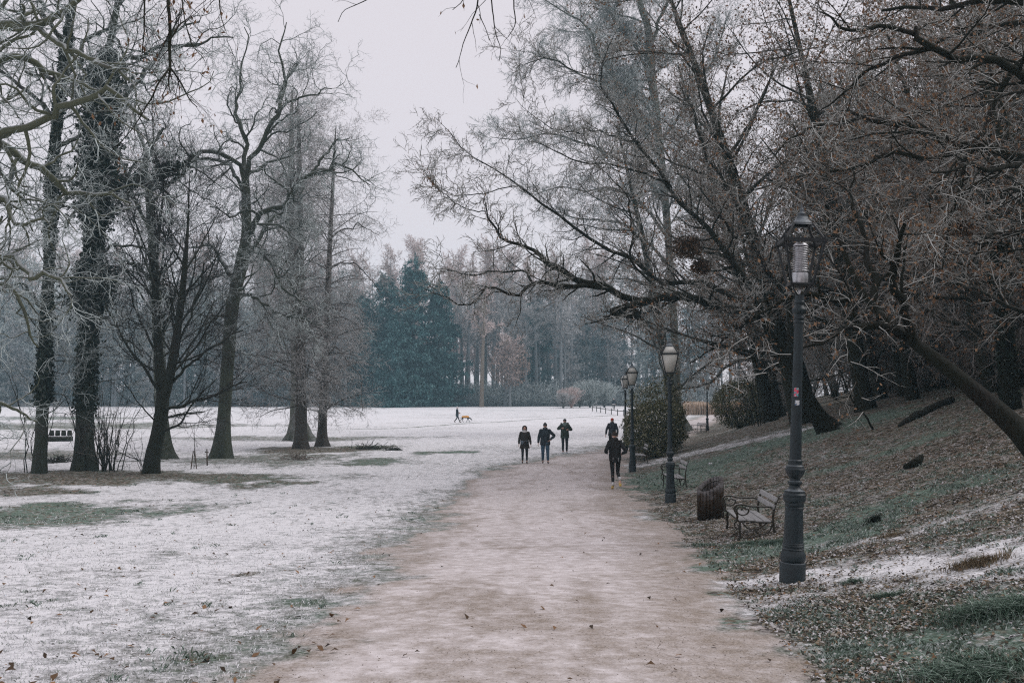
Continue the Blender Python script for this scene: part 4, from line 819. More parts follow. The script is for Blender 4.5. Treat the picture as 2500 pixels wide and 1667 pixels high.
# R3 tall frosted tree behind the laurel
g3 = G(1662, 1056)
limbs_tree('tall_frosted_tree', 'very tall blue grey frosted tree rising behind the evergreen bush, crown above the frame', g3-[0, 0, .2], [
    [(1662, 1056, 0, .7), (1652, 1000, 0, .42), (1650, 900, 0, .33), (1640, 700, 0, .30), (1625, 500, 0, .29), (1605, 300, 0, .30), (1590, 180, 0, .34), (1585, 80, 0, .3), (1560, 0, 0, .25), (1540, -120, 0, .15), (1530, -250, 0, .08)],
    [(1600, 250, 0, .2), (1560, 130, 1, .17), (1510, 60, 2, .15), (1470, 0, 3, .12), (1430, -80, 4, .08)], [(1588, 110, 0, .2), (1620, 30, -1, .16), (1650, -60, -2, .1)],
    [(1610, 340, 0, .2), (1540, 250, -1.5, .17), (1475, 160, -2.5, .15), (1440, 80, -3, .13), (1410, 45, -3.5, .1), (1350, 20, -4, .07), (1290, -10, -4.5, .04)],
    [(1615, 400, 0, .2), (1560, 300, 2, .17), (1500, 190, 3, .14), (1455, 140, 4, .11), (1440, 78, 5, .08), (1400, 80, 5.5, .06), (1350, 70, 6, .03)],
    [(1625, 500, 0, .2), (1560, 420, -1, .18), (1490, 380, -2, .15), (1420, 350, -3, .12), (1350, 330, -4, .09), (1270, 340, -5, .06), (1200, 330, -6, .03)],
    [(1630, 580, 0, .2), (1570, 500, 1.5, .17), (1500, 460, 3, .14), (1430, 470, 4, .1), (1360, 460, 5, .07), (1290, 480, 6, .03)],
    [(1635, 650, 0, .18), (1580, 590, 0, .15), (1510, 540, 0, .12), (1430, 540, 0, .08), (1360, 520, 0, .04)], [(1608, 350, 0, .18), (1680, 260, 1, .15), (1730, 160, 2, .12), (1780, 40, 3, .07)],
    [(1640, 720, 0, .14), (1580, 690, 1, .11), (1500, 680, 2, .07), (1430, 700, 3, .03)], [(1605, 300, 0, .18), (1540, 220, 0, .15), (1440, 190, -1, .12), (1350, 150, -2, .08), (1270, 160, -3, .04)]],
    1, (M['bark_grey'], M['twig_frost']), 43, CR(1.9, 3.0, 4.8, 4.6, La=(1.3, 3), Lb=(.9, 2.1), Lc=(.5, 1.2), Ld=(.25, .7), rc=.013, rd=.012), auto=[dict(n=22, t=(.35, .9), ang=58, L=(4, 8), rr=.3, rmax=.14, **RT)], flare=.6, fh=1.2, limb_k=.72)
# R4 big leaning trunk at the right edge
g4 = G(2570, 1150); d4 = float(g4[1])
b4 = np.array(W(2600, 1165, 15.2)); b4[2] = float(ground(b4[0], b4[1]))
limbs_tree('leaning_trunk_tree', 'thick mossy trunk slanting up to the left from the right edge of the bank', b4-[0, 0, .2], [
    [(2600, 1185, 0, .21), (2540, 1115, 0, .19), (2480, 1045, .3, .17), (2400, 972, .7, .145), (2330, 912, 1.0, .122), (2270, 865, 1.3, .11), (2225, 832, 1.6, .085), (2170, 785, 1.9, .06), (2110, 720, 2.2, .06), (2070, 640, 2.5, .045), (2040, 560, 2.7, .02)],
    [(2210, 820, 1.6, .08), (2150, 800, 1.2, .07), (2080, 800, .8, .05), (2010, 830, .4, .03), (1960, 850, .2, .015)], [(2150, 780, 1.9, .08), (2140, 700, 2.4, .07), (2110, 600, 2.9, .05), (2090, 500, 3.3, .03), (2080, 420, 3.6, .015)],
    [(2230, 835, 1.5, .08), (2200, 740, 1, .07), (2180, 650, .5, .05), (2200, 560, 0, .03)], [(2080, 730, 2.2, .06), (1990, 720, 1.8, .05), (1900, 740, 1.4, .03), (1840, 780, 1.2, .015)]], 1, NB, 44, CR(1.8, 3.4, 6.5, 4.5, La=(.9, 2.0), Lb=(.4, 1.0), Lc=(.25, .6), Ld=(.1, .3), rc=.005, rd=.0042), leafn=1200, leafsize=.065, flare=.2)
# R5 tree off the right edge with long limbs across the top right
g5 = np.array(W(2466, 985, 27.)); g5[2] = float(ground(g5[0], g5[1]))
limbs_tree('ivy_clad_tree', 'black ivy-covered upright trunk at the right edge behind the slanting trunk', g5-[0, 0, .3], [
    [(2468, 1000, 0, .24), (2462, 880, 0, .22), (2450, 780, 0, .22), (2438, 690, 0, .21), (2430, 600, 0, .2), (2425, 450, 0, .18), (2415, 300, 0, .15), (2400, 120, 0, .12), (2390, -60, 0, .07)]], 1, (M['bark_black'], M['twig_brown']), 45,
    CR(1.4, 2.8, 4.5, 3.5, rc=.0075, rd=.006), auto=[dict(n=34, t=(.12, .98), ang=66, L=(2.0, 4.6), rr=.3, rmax=.07, **RT)], leafn=3500, flare=.4)
ivy(bpy.data.objects[[o.name for o in bpy.data.objects if o.name.startswith('ivy_clad_tree')][-1]], g5-[0, 0, .3]*np.array([0, 0, 1]), [(*W(2468, 1000, 27), .24), (*W(2450, 780, 27), .22), (*W(2430, 600, 27), .2), (*W(2420, 400, 27), .17)], 2600, .14, 46, size=.1)
g6 = np.array(W(2720, 1100, 17.)); g6[2] = float(ground(g6[0], g6[1]))
limbs_tree('overhanging_tree', 'tree beyond the right edge whose long dark limbs sweep across the upper right', g6-[0, 0, .2], [
    [(2720, 1100, 0, .34), (2700, 900, 0, .3), (2690, 700, 0, .28), (2670, 500, 0, .26), (2660, 300, 0, .22), (2640, 100, 0, .18), (2600, -150, 0, .1)],
    [(2670, 480, 0, .16), (2590, 420, .2, .14), (2500, 390, .4, .125), (2420, 370, .7, .115), (2350, 363, 1, .105), (2290, 335, 1.3, .095), (2247, 317, 1.5, .09), (2178, 310, 1.8, .08), (2120, 292, 2, .07), (2085, 275, 2.1, .055), (2072, 262, 2.2, .03)],
    [(2100, 288, 2, .06), (2050, 300, 1.8, .055), (1975, 321, 1.5, .045), (1930, 344, 1.3, .035), (1880, 380, 1, .02), (1830, 410, .8, .01)],
    [(2350, 366, 1, .075), (2327, 375, 1.2, .07), (2260, 376, 1.6, .065), (2190, 382, 2, .06), (2130, 402, 2.3, .05), (2082, 413, 2.6, .045), (2006, 421, 3, .035), (1940, 450, 3.3, .02), (1880, 470, 3.5, .01)],
    [(2660, 330, 0, .16), (2560, 220, -.4, .13), (2490, 180, -.7, .115), (2427, 164, -.9, .105), (2350, 149, -1.1, .095), (2310, 133, -1.2, .09), (2274, 119, -1.3, .085), (2245, 100, -1.4, .08), (2232, 84, -1.4, .07), (2235, 60, -1.4, .05)],
    [(2232, 84, -1.4, .065), (2200, 72, -1.6, .06), (2140, 63, -1.9, .05), (2063, 73, -2.2, .04), (2040, 55, -2.3, .03), (2000, 30, -2.4, .015)],
    [(2274, 119, -1.3, .06), (2225, 130, -1, .055), (2178, 145, -.8, .05), (2113, 180, -.4, .04), (2052, 230, 0, .03), (2000, 280, .3, .015)],
    [(2660, 300, 0, .12), (2560, 150, .5, .1), (2496, 153, .7, .09), (2446, 230, .8, .08), (2415, 290, .8, .072), (2389, 330, .7, .065), (2358, 380, .6, .06), (2345, 440, .5, .05), (2335, 497, .4, .045), (2312, 593, .3, .035), (2300, 660, .2, .02)],
    [(2370, 378, .6, .04), (2330, 395, .2, .035), (2300, 440, -.1, .03), (2270, 480, -.3, .025), (2272, 520, -.4, .015)], [(2640, 100, 0, .12), (2540, 20, .8, .1), (2440, 0, 1.4, .09), (2340, 10, 2, .08), (2240, 15, 2.6, .06), (2150, 30, 3, .04)],
    [(2690, 600, 0, .1), (2600, 560, 1, .08), (2500, 560, 2, .06), (2420, 590, 3, .04), (2360, 650, 3.5, .02)], [(2680, 520, 0, .1), (2580, 470, 2, .08), (2480, 460, 3.5, .06), (2380, 480, 5, .04), (2300, 530, 6, .02)],
    [(2640, 60, 0, .1), (2480, 60, 2.5, .08), (2350, 80, 4, .06), (2200, 130, 5.5, .04), (2080, 200, 6.5, .02)], [(2500, 392, .4, .07), (2440, 410, -.4, .06), (2360, 400, -1, .04), (2280, 430, -1.5, .02)]],
    1, NB, 47, CR(2.0, 3.4, 6.8, 4.2, La=(.8, 2.2), Lb=(.4, 1.1), Lc=(.25, .6), Ld=(.12, .3), rc=.0052, rd=.0045), leafn=4500, leafsize=.06, limb_k=.64)
# ---------------- leaf-holding trees on the bank (the brown mass), and the wood on the hill
def bank_proto(name, label, group, hgt, rad, seed, leafn, twig, ntr=1, lean=.25, leafsize=.11, low=.18, n1=26, cat='tree', rt=.012):
    r = np.random.default_rng(seed); root = empty(name, (0, 0, 0), 0, label, cat, group); tr = MB(); cr = MB(); sts = []
    for k in range(ntr):
        a = r.uniform(0, 6.28) if ntr > 1 else math.pi; le = lean*hgt*r.uniform(.7, 1.2); R0 = hgt*.019*(1 if ntr == 1 else .6)
        line = [(0, 0, 0, R0), (math.cos(a)*le*.2, math.sin(a)*le*.2, hgt*.25, R0*.8), (math.cos(a)*le*.55, math.sin(a)*le*.55, hgt*.6, R0*.5), (math.cos(a)*le, math.sin(a)*le, hgt*.97, R0*.12)]
        trunk_mesh(tr, line, K=16, S=8, seed=seed+k, flare=.5, fh=.5); sts.append(line)
    st = hero(sts, 20, .01, seed)
    a = spawn(*st, r, n=n1, t=(low, .99), ang=58, asd=14, L=(rad*.8, rad*1.4), taper=.45, rr=.4, rmax=.09, K=8, wig=.14, up=.03, rend=.3); cr.tubes(*a, 4, m=0)
    b = spawn(*a, r, dens=3.4, ang=46, L=(.8, 1.9), K=5, wig=.15, rr=.5, rmax=.025, rmin=.014); cr.tubes(*b, 3, m=1)
    c = spawn(*b, r, dens=5.2, ang=44, L=(.4, 1.), K=3, wig=.16, rmin=rt, rmax=rt*1.1); cr.tubes(*c, 3, tip=True, m=1)
    d = spawn(*c, r, dens=7.5, ang=44, L=(.2, .55), K=3, wig=.16, rmin=rt*.8, rmax=rt*.8); cr.tubes(*d, 3, tip=True, m=1)
    if leafn:
        E = ends(d[0], r, 1); k = vnoise(E[:, 0]*.8, E[:, 2]*.8+E[:, 1]*.5, seed); pr = np.clip((k-.4)*3, .02, 1); ii = r.choice(len(E), min(leafn, len(E)), p=pr/pr.sum(), replace=False)
        lb = MB(); cards(lb, E[ii], leafsize, r, hang=.8, asp=.6); lb.build('dead_leaves', M['dead_leaf'], root, smooth=False)
    tr.build('trunk', M['bark_dark'], root); cr.build('crown', [M['bark_dark'], twig], root); return root
bp = {'hill': [bank_proto('hillside_tree', 'grey brown bare tree in the dense wood on the hillside right of the path', 'bare trees of the hillside wood', h, ra, 500+i, ln_, tw) for i, (h, ra, ln_, tw) in enumerate([(14, 4.5, 0, M['twig_right']), (12, 4, 2500, M['twig_brown']), (16, 5, 800, M['twig_right'])])],
      'brush': [bank_proto('understorey_shrub', 'bare many-stemmed brown shrub in the undergrowth on the hillside', 'undergrowth shrubs on the hillside', h, ra, 520+i, ln_, M['twig_brown'], 6, .45, .1, .1, 9, 'shrub', .009) for i, (h, ra, ln_) in enumerate([(4.5, 1.9, 300), (3.6, 1.7, 900), (5.5, 2.2, 0)])]}
bu = {k: set() for k in bp}; rb2 = random.Random(5)
def plant2(kind, x, y, s=1., rz=None):
    i = rb2.randrange(len(bp[kind])); p = bp[kind][i]
    if i not in bu[kind]: bu[kind].add(i); o = p
    else: o = copy_tree(p)
    px = x/y*FPX+1250; zn = ('far up the path behind the round bush' if px < 1800 else 'behind the stout trunk and leaning tree' if px < 2030 else 'above the fallen log' if px < 2330 else 'behind the slanting trunk at the right edge' if px < 2500 else 'beyond the right edge')
    dn = 'near ' if y < 38 else 'farther ' if y < 60 else 'most distant '
    o['label'] = dn+('bare hillside tree ' if kind == 'hill' else 'brown hillside shrub ')+zn; o['group'] = dn+('hillside trees ' if kind == 'hill' else 'undergrowth shrubs ')+zn
    return put(o, x, y, rb2.uniform(-.7, .7) if rz is None else rz, s, -.15)
def hillspots(n, d0, d1, u0, u1, mind, seed):
    r = random.Random(seed); pts = []; t = 0
    while len(pts) < n and t < 20000:
        t += 1; y = d0*(d1/d0)**r.random(); x = float(f_er(y))+r.uniform(u0, u1)
        if x > .62*y+9: continue
        if all((x-a)**2+(y-b)**2 > mind**2 for a, b in pts): pts.append((x, y))
    return pts
for x, y in hillspots(64, 40, 110, 11.5, 42, 3.3, 1): plant2('hill', x, y, rb2.uniform(.8, 1.25))
for x, y in hillspots(26, 30, 60, 13, 24, 2.8, 4): plant2('hill', x, y, rb2.uniform(.75, 1.05))
for x, y in hillspots(95, 30, 78, 12.5, 32, 1.9, 2): plant2('brush', x, y, rb2.uniform(.7, 1.25), rb2.uniform(0, 6))
for x, y in hillspots(34, 72, 112, 4.5, 26, 2.2, 9): plant2('brush', x, y, rb2.uniform(.8, 1.4), rb2.uniform(0, 6))
for x, y in hillspots(14, 22, 32, 12.5, 17, 1.8, 3): plant2('brush', x, y, rb2.uniform(.55, .85), rb2.uniform(0, 6))
# brown-leaved trees nearer, leaning over the bank
BT = [(2150, 1015, 46, 14, 5.2, 'brown-leaved tree on the bank just right of the first lamp, twigs hanging low'), (1985, 985, 52, 14.5, 5.2, 'brown-leaved tree further up the bank above the leaning tree'),
      (2420, 985, 34, 12.5, 4.8, 'brown-leaved tree above the fallen log on the bank'), (2640, 960, 24, 10.5, 4, 'brown-leaved tree just beyond the right edge below the sweeping limbs'), (1905, 985, 60, 15, 5.2, 'brown-leaved tree up the bank beyond the stout leaning trunk'),
      (2290, 960, 44, 14.5, 5.2, 'tall brown-leaved tree high on the bank over the fallen log'),
      (1955, 985, 42, 20, 6.2, 'high brown-leaved tree behind the leaning tree, top beyond the frame'), (2110, 985, 41, 18.5, 6, 'high brown-leaved tree above the dead stem, crown filling the upper right'),
      (1880, 985, 56, 21, 6, 'tallest brown-leaved tree, its top beside the tall frosted tree at the upper middle'), (1652, 985, 76, 24, 6.5, 'high thin tree behind the round bush, crown filling the gap beside the tall frosted tree')]
for i, (px, py, d, h, ra, lab) in enumerate(BT):
    o = bank_proto('brown_leaved_tree', lab, None, h, ra, 540+i, 9000, M['twig_right'], 1, .3, .115, .12, 36, rt=.0085 if d < 35 else .011); put(o, px_x(px, d), d, rb2.uniform(-.5, .5))
# ================================================================== lamps
def paint(name, c1, c2, rough=.45, metal=0):
    m = NT(name); f = m.noise(7, 6, .65); g_ = m.noise(60, 3); ge = m.n('ShaderNodeNewGeometry'); sp_ = m.n('ShaderNodeSeparateXYZ'); m.l(ge.outputs['Normal'], sp_.inputs[0])
    c_ = m.ramp(f, [(.3, c1), (.7, c2)]); c_ = m.mix(m.math('MULTIPLY', m.srange(m.math('ADD', sp_.outputs[2], m.math('MULTIPLY', g_, .4)), .8, 1.2), .5), c_, (.3, .34, .37))
    m.col(c_); m.rough(rough, .4); m.b.inputs['Metallic'].default_value = metal; m.bump(g_, .12, .004); return m.m
M['lamp_paint'] = paint('lamp_paint', (.004, .010, .013), (.010, .021, .026))
M['lamp_cap'] = paint('lamp_cap', (.03, .037, .042), (.10, .12, .135))
M['lamp_black'] = mat_plain('lamp_black', (.008, .010, .011), (.02, .023, .025), 9, .5)
M['alu'] = mat_plain('alu', (.35, .35, .36), (.55, .55, .57), 20, .38, .85)
M['milk'] = mat_plain('milk', (.50, .52, .50), (.66, .67, .64), 3, .35, 0, .5)
M['milk_dirty'] = mat_plain('milk_dirty', (.42, .42, .38), (.6, .6, .55), 3, .4, 0, .5)
# (radius, height) of the cast-iron column; heights and radii in metres
COLP = [(.145, -.25), (.145, .235), (.140, .245), (.128, .25), (.130, .262), (.141, .275), (.142, .31), (.138, .335), (.126, .365), (.119, .385), (.122, .392), (.122, .402), (.116, .408), (.116, .42), (.121, .428), (.121, .438), (.115, .445), (.115, .452), (.119, .458),
        (.113, .468), (.099, .84), (.104, .848), (.104, .862), (.099, .868), (.105, .885), (.108, .90), (.104, .915), (.110, .925), (.124, .94), (.127, .965), (.124, .985), (.128, .995), (.127, 1.01), (.113, 1.03), (.115, 1.04), (.112, 1.052), (.085, 1.065), (.066, 1.085), (.060, 1.105), (.062, 1.115),
        (.073, 1.13), (.075, 1.145), (.072, 1.158), (.060, 1.168), (.060, 1.19), (.066, 1.20), (.078, 1.215), (.093, 1.245), (.105, 1.275), (.108, 1.295), (.101, 1.31), (.099, 1.33), (.082, 1.345), (.075, 1.37), (.078, 1.385), (.078, 1.395), (.068, 1.405), (.067, 1.42),
        (.048, 2.95), (.056, 2.96), (.058, 2.975), (.050, 2.985), (.052, 3.0), (.060, 3.015), (.058, 3.03), (.050, 3.04), (.050, 3.06), (.066, 3.075), (.078, 3.10), (.077, 3.12), (.062, 3.145), (.053, 3.16), (.053, 3.175), (.062, 3.19), (.062, 3.205), (.052, 3.215), (.05, 3.29)]
def street_lamp(px, py, label, glass=True, tilt=0, rz=.35, base=None, stickers=False, k=1.):
    g_ = G(px, py) if base is None else base
    root = empty('street_lamp', g_, rz, label, 'street lamp', 'old cast-iron lamps along the path'); root.scale = (k, k, k)
    if tilt: root.rotation_euler = (0, tilt, 0); rz_ = rz
    rot = Matrix.Rotation(rz if tilt else 0, 3, 'Z')
    P = np.array(COLP); fl = np.zeros(len(P)); fl[(P[:, 1] > 1.2) & (P[:, 1] < 1.3)] = .05; fl[(P[:, 1] > 3.06) & (P[:, 1] < 3.13)] = .07; fl[(P[:, 1] > 1.125) & (P[:, 1] < 1.16)] = .07
    b = MB(); b.lathe(COLP[:20], 32); b.build('base', M['lamp_paint'], root, sharp=28)
    b = MB(); b.lathe(COLP[19:], 32, flute=fl[19:]); b.build('post', M['lamp_paint'], root, sharp=28)
    def q4(hw, z): return [rot @ Vector((sx*hw, sy*hw, z)) for sx, sy in ((-1, -1), (1, -1), (1, 1), (-1, 1))]
    fr = MB(); lo, up_, ro = q4(.117, 3.40), q4(.22, 3.89), q4(.102, 4.10); st = q4(.04, 3.285)
    for i in range(4):
        j = (i+1) % 4; fr.tube([lo[i], up_[i]], .015, 6); fr.tube([up_[i], ro[i]], .015, 6); fr.tube([lo[i], lo[j]], .017, 6)
        c = (np.array(up_[i])+np.array(up_[j]))/2; d = np.array(up_[j])-np.array(up_[i]); an = math.atan2(d[1], d[0]); fr.box(c, np.linalg.norm(d)+.05, .034, .042, Matrix.Rotation(an, 3, 'Z'))
        fr.tube([ro[i], ro[j]], .012, 6); s_ = np.array(st[i]); l_ = np.array(lo[i]); fr.tube([s_, s_*.6+l_*.4+[0, 0, -.01], l_], .009, 6)
        fr.lathe([(0.001, .06), (.008, .05), (.013, .035), (.008, .02), (.01, 0)], 8, c=np.array(up_[i])+[0, 0, .01])
    fr.box((0, 0, 3.395), .2, .2, .016, rot); fr.build('lantern_frame', M['lamp_black'], root, sharp=40)
    rf = MB(); hw = [(.118, 4.085), (.114, 4.10), (.088, 4.122), (.064, 4.155), (.054, 4.188), (.055, 4.194), (.03, 4.2)]
    for (h0, z0), (h1, z1) in zip(hw[:-1], hw[1:]):
        a, c = q4(h0, z0), q4(h1, z1); rf.add(a+c, q=[[i, (i+1) % 4, 4+(i+1) % 4, 4+i] for i in range(4)])
    rf.lathe([(.03, 4.195), (.025, 4.205), (.05, 4.218), (.05, 4.225), (.026, 4.24), (.016, 4.25), (.026, 4.268), (.016, 4.286), (.008, 4.296), (.012, 4.31), (.005, 4.33), (.003, 4.37)], 14)
    rf.build('roof_cap', M['lamp_cap'], root, smooth=False)
    if glass:
        for i in range(4):
            j = (i+1) % 4; A, B, C_, D = [np.array(v) for v in (lo[i], lo[j], up_[j], up_[i])]; n = np.cross(B-A, D-A); n = n/np.linalg.norm(n)*.004
            for nm, qd in (('side_pane', (A, B, C_, D)), ('roof_pane', (up_[i], up_[j], ro[j], ro[i]))):
                qd = [np.array(v)*[.985, .985, 1] for v in qd]; b = MB(); b.add([v-n for v in qd]+[v+n for v in qd], q=[[0, 1, 2, 3], [7, 6, 5, 4], [0, 4, 5, 1], [1, 5, 6, 2], [2, 6, 7, 3], [3, 7, 4, 0]])
                b.build(nm, M['milk'] if i % 2 else M['milk_dirty'], root, smooth=False)
    else:
        prof = [(.09, 3.41), (.092, 3.415), (.092, 3.535), (.085, 3.54)]
        for i in range(11): z = 3.55+i*.0265; prof += [(.066, z), (.066, z+.008), (.09, z+.010), (.084, z+.018), (.066, z+.024)]
        prof += [(.07, 3.842), (.088, 3.847), (.085, 3.857), (.06, 3.88), (.01, 3.885)]
        b = MB(); b.lathe(prof, 28); b.build('lamp_insert', M['alu'], root, sharp=30)
        b = MB(); b.tube([(0, 0, 3.2), (0, 0, 3.42)], .012, 8); b.build('feed_pipe', M['alu'], root)
    if stickers:
        for z, hh, cols, ang0 in ((2.17, .10, [(.62, .04, .10), (.62, .10, .14), (.08, .3, .34)], -2.45), (2.05, .055, [(.6, .62, .64), (.1, .16, .25)], -2.2)):
            m = NT('sticker_print'); v = m.n('ShaderNodeTexVoronoi'); v.inputs['Scale'].default_value = 70; m.l(m.tc.outputs['Object'], v.inputs['Vector']); s_ = m.n('ShaderNodeSeparateColor'); m.l(v.outputs['Color'], s_.inputs[0])
            rp = m.n('ShaderNodeValToRGB'); rp.color_ramp.interpolation = 'CONSTANT'; e = rp.color_ramp.elements
            while len(e) < len(cols)+1: e.new(.5)
            for q, c in enumerate(cols+[(.5, .5, .5)]): e[q].position = q/(len(cols)+.6); e[q].color = (*c, 1)
            m.l(s_.outputs[0], rp.inputs[0]); m.col(rp.outputs[0]); m.rough(.4)
            r0 = .0605; a = np.linspace(ang0, ang0+.85, 7); V = [(math.cos(t)*r0, math.sin(t)*r0, z+s) for s in (-hh/2, hh/2) for t in a]
            b = MB(); b.add(V, q=[[i, i+1, i+8, i+7] for i in range(6)]); b.build('sticker', m.m, root)
    return root
LG = 'old cast-iron lamps along the path'
b1 = G(1934, 1418)
street_lamp(0, 0, 'nearest street lamp, no panes, silver ribbed insert in its lantern, leaning slightly right', False, R(2.3), R(-3), base=b1-[0, 0, .03], stickers=True, k=1.0)
street_lamp(1637, 1228, 'second nearest street lamp, white panes, standing in front of an arm bench', rz=R(-5))
street_lamp(1544, 1152, 'third street lamp with white panes, standing by the left end of the evergreen bush', rz=R(-4))
l4 = np.array([px_x(1526, 55), 55, 0]); l4[2] = float(ground(l4[0], l4[1])); street_lamp(0, 0, 'fourth street lamp, only its lantern showing above the bush beside the third lamp', rz=R(10), base=l4)
l5 = G(1727, 1052); street_lamp(0, 0, 'farthest street lamp at the bend, standing between the two evergreen bushes', rz=R(10), base=l5)
# ================================================================== benches
M['slat'] = mat_plain('slat', (.22, .22, .215), (.38, .38, .385), 14, .85, bump=.2)
M['iron'] = mat_bark('iron', (.022, .02, .016), (.07, .062, .048), None, 0, .35, (.34, .34, .33), (9, 9, 9))
def arc(cx, cz, r, a0, a1, n=12): return [(cx+r*math.cos(t), cz+r*math.sin(t)) for t in np.linspace(R(a0), R(a1), n)]
def bench(pos, rz, label, L=1.5, group='arm benches along the path'):
    """seat faces local +x, long axis along y"""
    root = empty('park_bench', pos, rz, label, 'bench', group)
    for s_ in (-1, 1):
        y = s_*L*.5; f = MB()
        def line(pts, r=.016): f.tube(resample([(x, y, z, r) for x, z in pts], max(14, len(pts)*3))[:, :3], r, 7)
        line([(-.33, .86), (-.31, .80), (-.275, .66), (-.255, .52), (-.25, .42), (-.265, .2), (-.31, 0)], .018)                     # back post and rear leg
        line([(-.335, .86), (-.345, .875), (-.36, .87)], .016)
        line([(-.27, .60), (-.22, .655), (-.10, .665), (.06, .67), (.17, .70), (.25, .70), (.295, .655), (.30, .59), (.275, .53), (.26, .47), (.27, .42), (.24, .38), (.12, .385), (-.05, .36), (-.2, .36), (-.25, .40)], .018)   # arm sweeping round into the seat rail
        line(arc(.185, .585, .085, 65, -200, 14)+[(.14, .62), (.165, .64), (.20, .62), (.20, .59)], .013)                             # scroll
        line([(.26, .40), (.30, .34), (.30, .27), (.265, .22), (.22, .24), (.225, .29), (.26, .30)], .012)
        line([(.22, .38), (.235, .25), (.225, .12), (.245, 0)], .018)
        line([(.20, .37), (.13, .26), (.04, .22), (-.06, .25), (-.14, .33), (-.2, .37)], .012); line([(-.24, .33), (-.20, .2), (-.12, .13), (-.03, .15), (.0, .22)], .012)
        f.build('bench_end', M['iron'], root)
    def slat(x, z, w, an, nm):
        b = MB(); b.box((x, 0, z), w, L+.04, .028, Matrix.Rotation(an, 3, 'Y')); o = b.build(nm, M['slat'], root, smooth=False); bv = o.modifiers.new('bevel', 'BEVEL'); bv.width = .006; bv.segments = 2
    for x, z in ((.19, .402), (.07, .398), (-.05, .384), (-.17, .382)): slat(x, z, .10, R(3 if x > 0 else 0), 'seat_slat')
    for x, z in ((-.262, .66), (-.298, .80)): slat(x, z, .095, R(-105), 'back_slat')
    return root
def at(px, d): x = px_x(px, d); return np.array([x, d, float(ground(x, d))])
p_ = G(1833, 1305); bench(p_+[0, .15, .0], R(176), 'nearest arm bench, frosted grey slats, between the slatted bin and nearest lamp', 1.45).scale = (1.16, 1, .86)
bench(at(1651, 29.5)+[0, .6, 0], R(178), 'second arm bench, half hidden behind the second nearest lamp', 1.4)
bench(at(1560, 44)+[0, 0, 0], R(178), 'third arm bench, small, at the foot of the evergreen bush by the third lamp', 1.4)
bench(at(1705, 80)-[0, 0, .1], R(200), 'farthest bench, just its back showing at the bend near the far lamp', 1.4)
# ================================================================== slatted bin
M['bin_wood'] = mat_bark('bin_wood', (.014, .009, .006), (.06, .04, .026), None, 0, .4, (.36, .36, .38), (14, 14, 1.2)); M['bin_in'] = mat_plain('bin_in', (.012, .011, .01), (.03, .028, .026), 9)
p_ = G(1735, 1266); root = empty('litter_bin', p_, 0, 'brown round bin of upright half-round slats with a slanted top, left of the nearest bench', 'bin')
Rb = .245; n = 22
sl = MB()
for i in range(n):
    a = i/n*6.28318+.05; h = .73+.15*(math.cos(a-.55)); w = Rb*6.283/n*.5
    P = [(math.cos(a)*Rb, math.sin(a)*Rb, -.02), (math.cos(a)*Rb, math.sin(a)*Rb, h)]; sl.tube(P, w*1.02, 10)
sl.build('slats', M['bin_wood'], root)
b = MB(); b.lathe([(Rb-.02, .0), (Rb-.02, .55)], 26); b.lathe([(.001, .06), (Rb-.03, .06)], 26); b.build('liner', M['bin_in'], root)
b = MB(); a = np.linspace(0, 6.283, 40); b.tube(np.stack([np.cos(a)*(Rb-.03), np.sin(a)*(Rb-.03), .64+.15*np.cos(a-.55)], -1), .012, 6); b.build('rim', M['iron'], root)
# ================================================================== fallen log, dead stems, stump, stakes, brush
def woody(name, label, cat, pts, mat, S=10, K=24, base=None, twigs=0, seed=1, rough=.2):
    base = np.array(pts[0][:3]) if base is None else base; root = empty(name, base, 0, label, cat); b = MB()
    l = [(p[0]-base[0], p[1]-base[1], p[2]-base[2], p[3]) for p in pts]; q = resample(l, K); r = np.random.default_rng(seed)
    q[:, :3] += r.normal(0, .012, (K, 3)); q[:, 3] *= 1+r.normal(0, rough*.4, K); b.tubes(q[None, :, :3], q[None, :, 3], S, flat=True); b.build('stem', mat, root)
    if twigs:
        t = MB(); s1 = spawn(q[None, :, :3], q[None, :, 3], r, n=twigs, t=(.25, 1), ang=45, L=(.4, 1.4), K=6, wig=.2, rmin=.008, rmax=.02); t.tubes(*s1, 4); s2 = spawn(*s1, r, dens=3, L=(.2, .5), K=4, rmin=.004, rmax=.006); t.tubes(*s2, 3, tip=True); t.build('twigs', mat, root)
    return root
A_ = G(2195, 1042); B_ = G(2325, 982); 
woody('fallen_log', 'dark fallen log lying aslant on the leafy bank, thicker at its lower end', 'log', [(*(A_+[0, 0, .02]), .05), (*(A_*.8+B_*.2+[0, 0, .08]), .13), (*(A_*.5+B_*.5+[0, 0, .10]), .14), (*(B_+[0, 0, .12]), .12)], M['bark_black'])
woody('dead_branch', 'thin bare crooked stem standing on the bank left of the fallen log', 'branch', [(*G(2132, 1048), .035), (*W(2110, 1010, G(2132, 1048)[1]), .032), (*W(2072, 962, G(2132, 1048)[1]+.3), .028), (*W(2050, 900, G(2132, 1048)[1]+.6), .022), (*W(2020, 850, G(2132, 1048)[1]+.8), .012)], M['bark_black'], twigs=14)
dq = G(2480, 930)[1] if False else 20
woody('broken_stump', 'small dark broken stump lying in the leaves on the middle of the bank', 'stump', [(*(G(2212, 1146)+[0, 0, .02]), .07), (*(G(2238, 1140)+[0, 0, .09]), .09), (*(G(2252, 1134)+[0, 0, .2]), .04)], M['bark_black'])
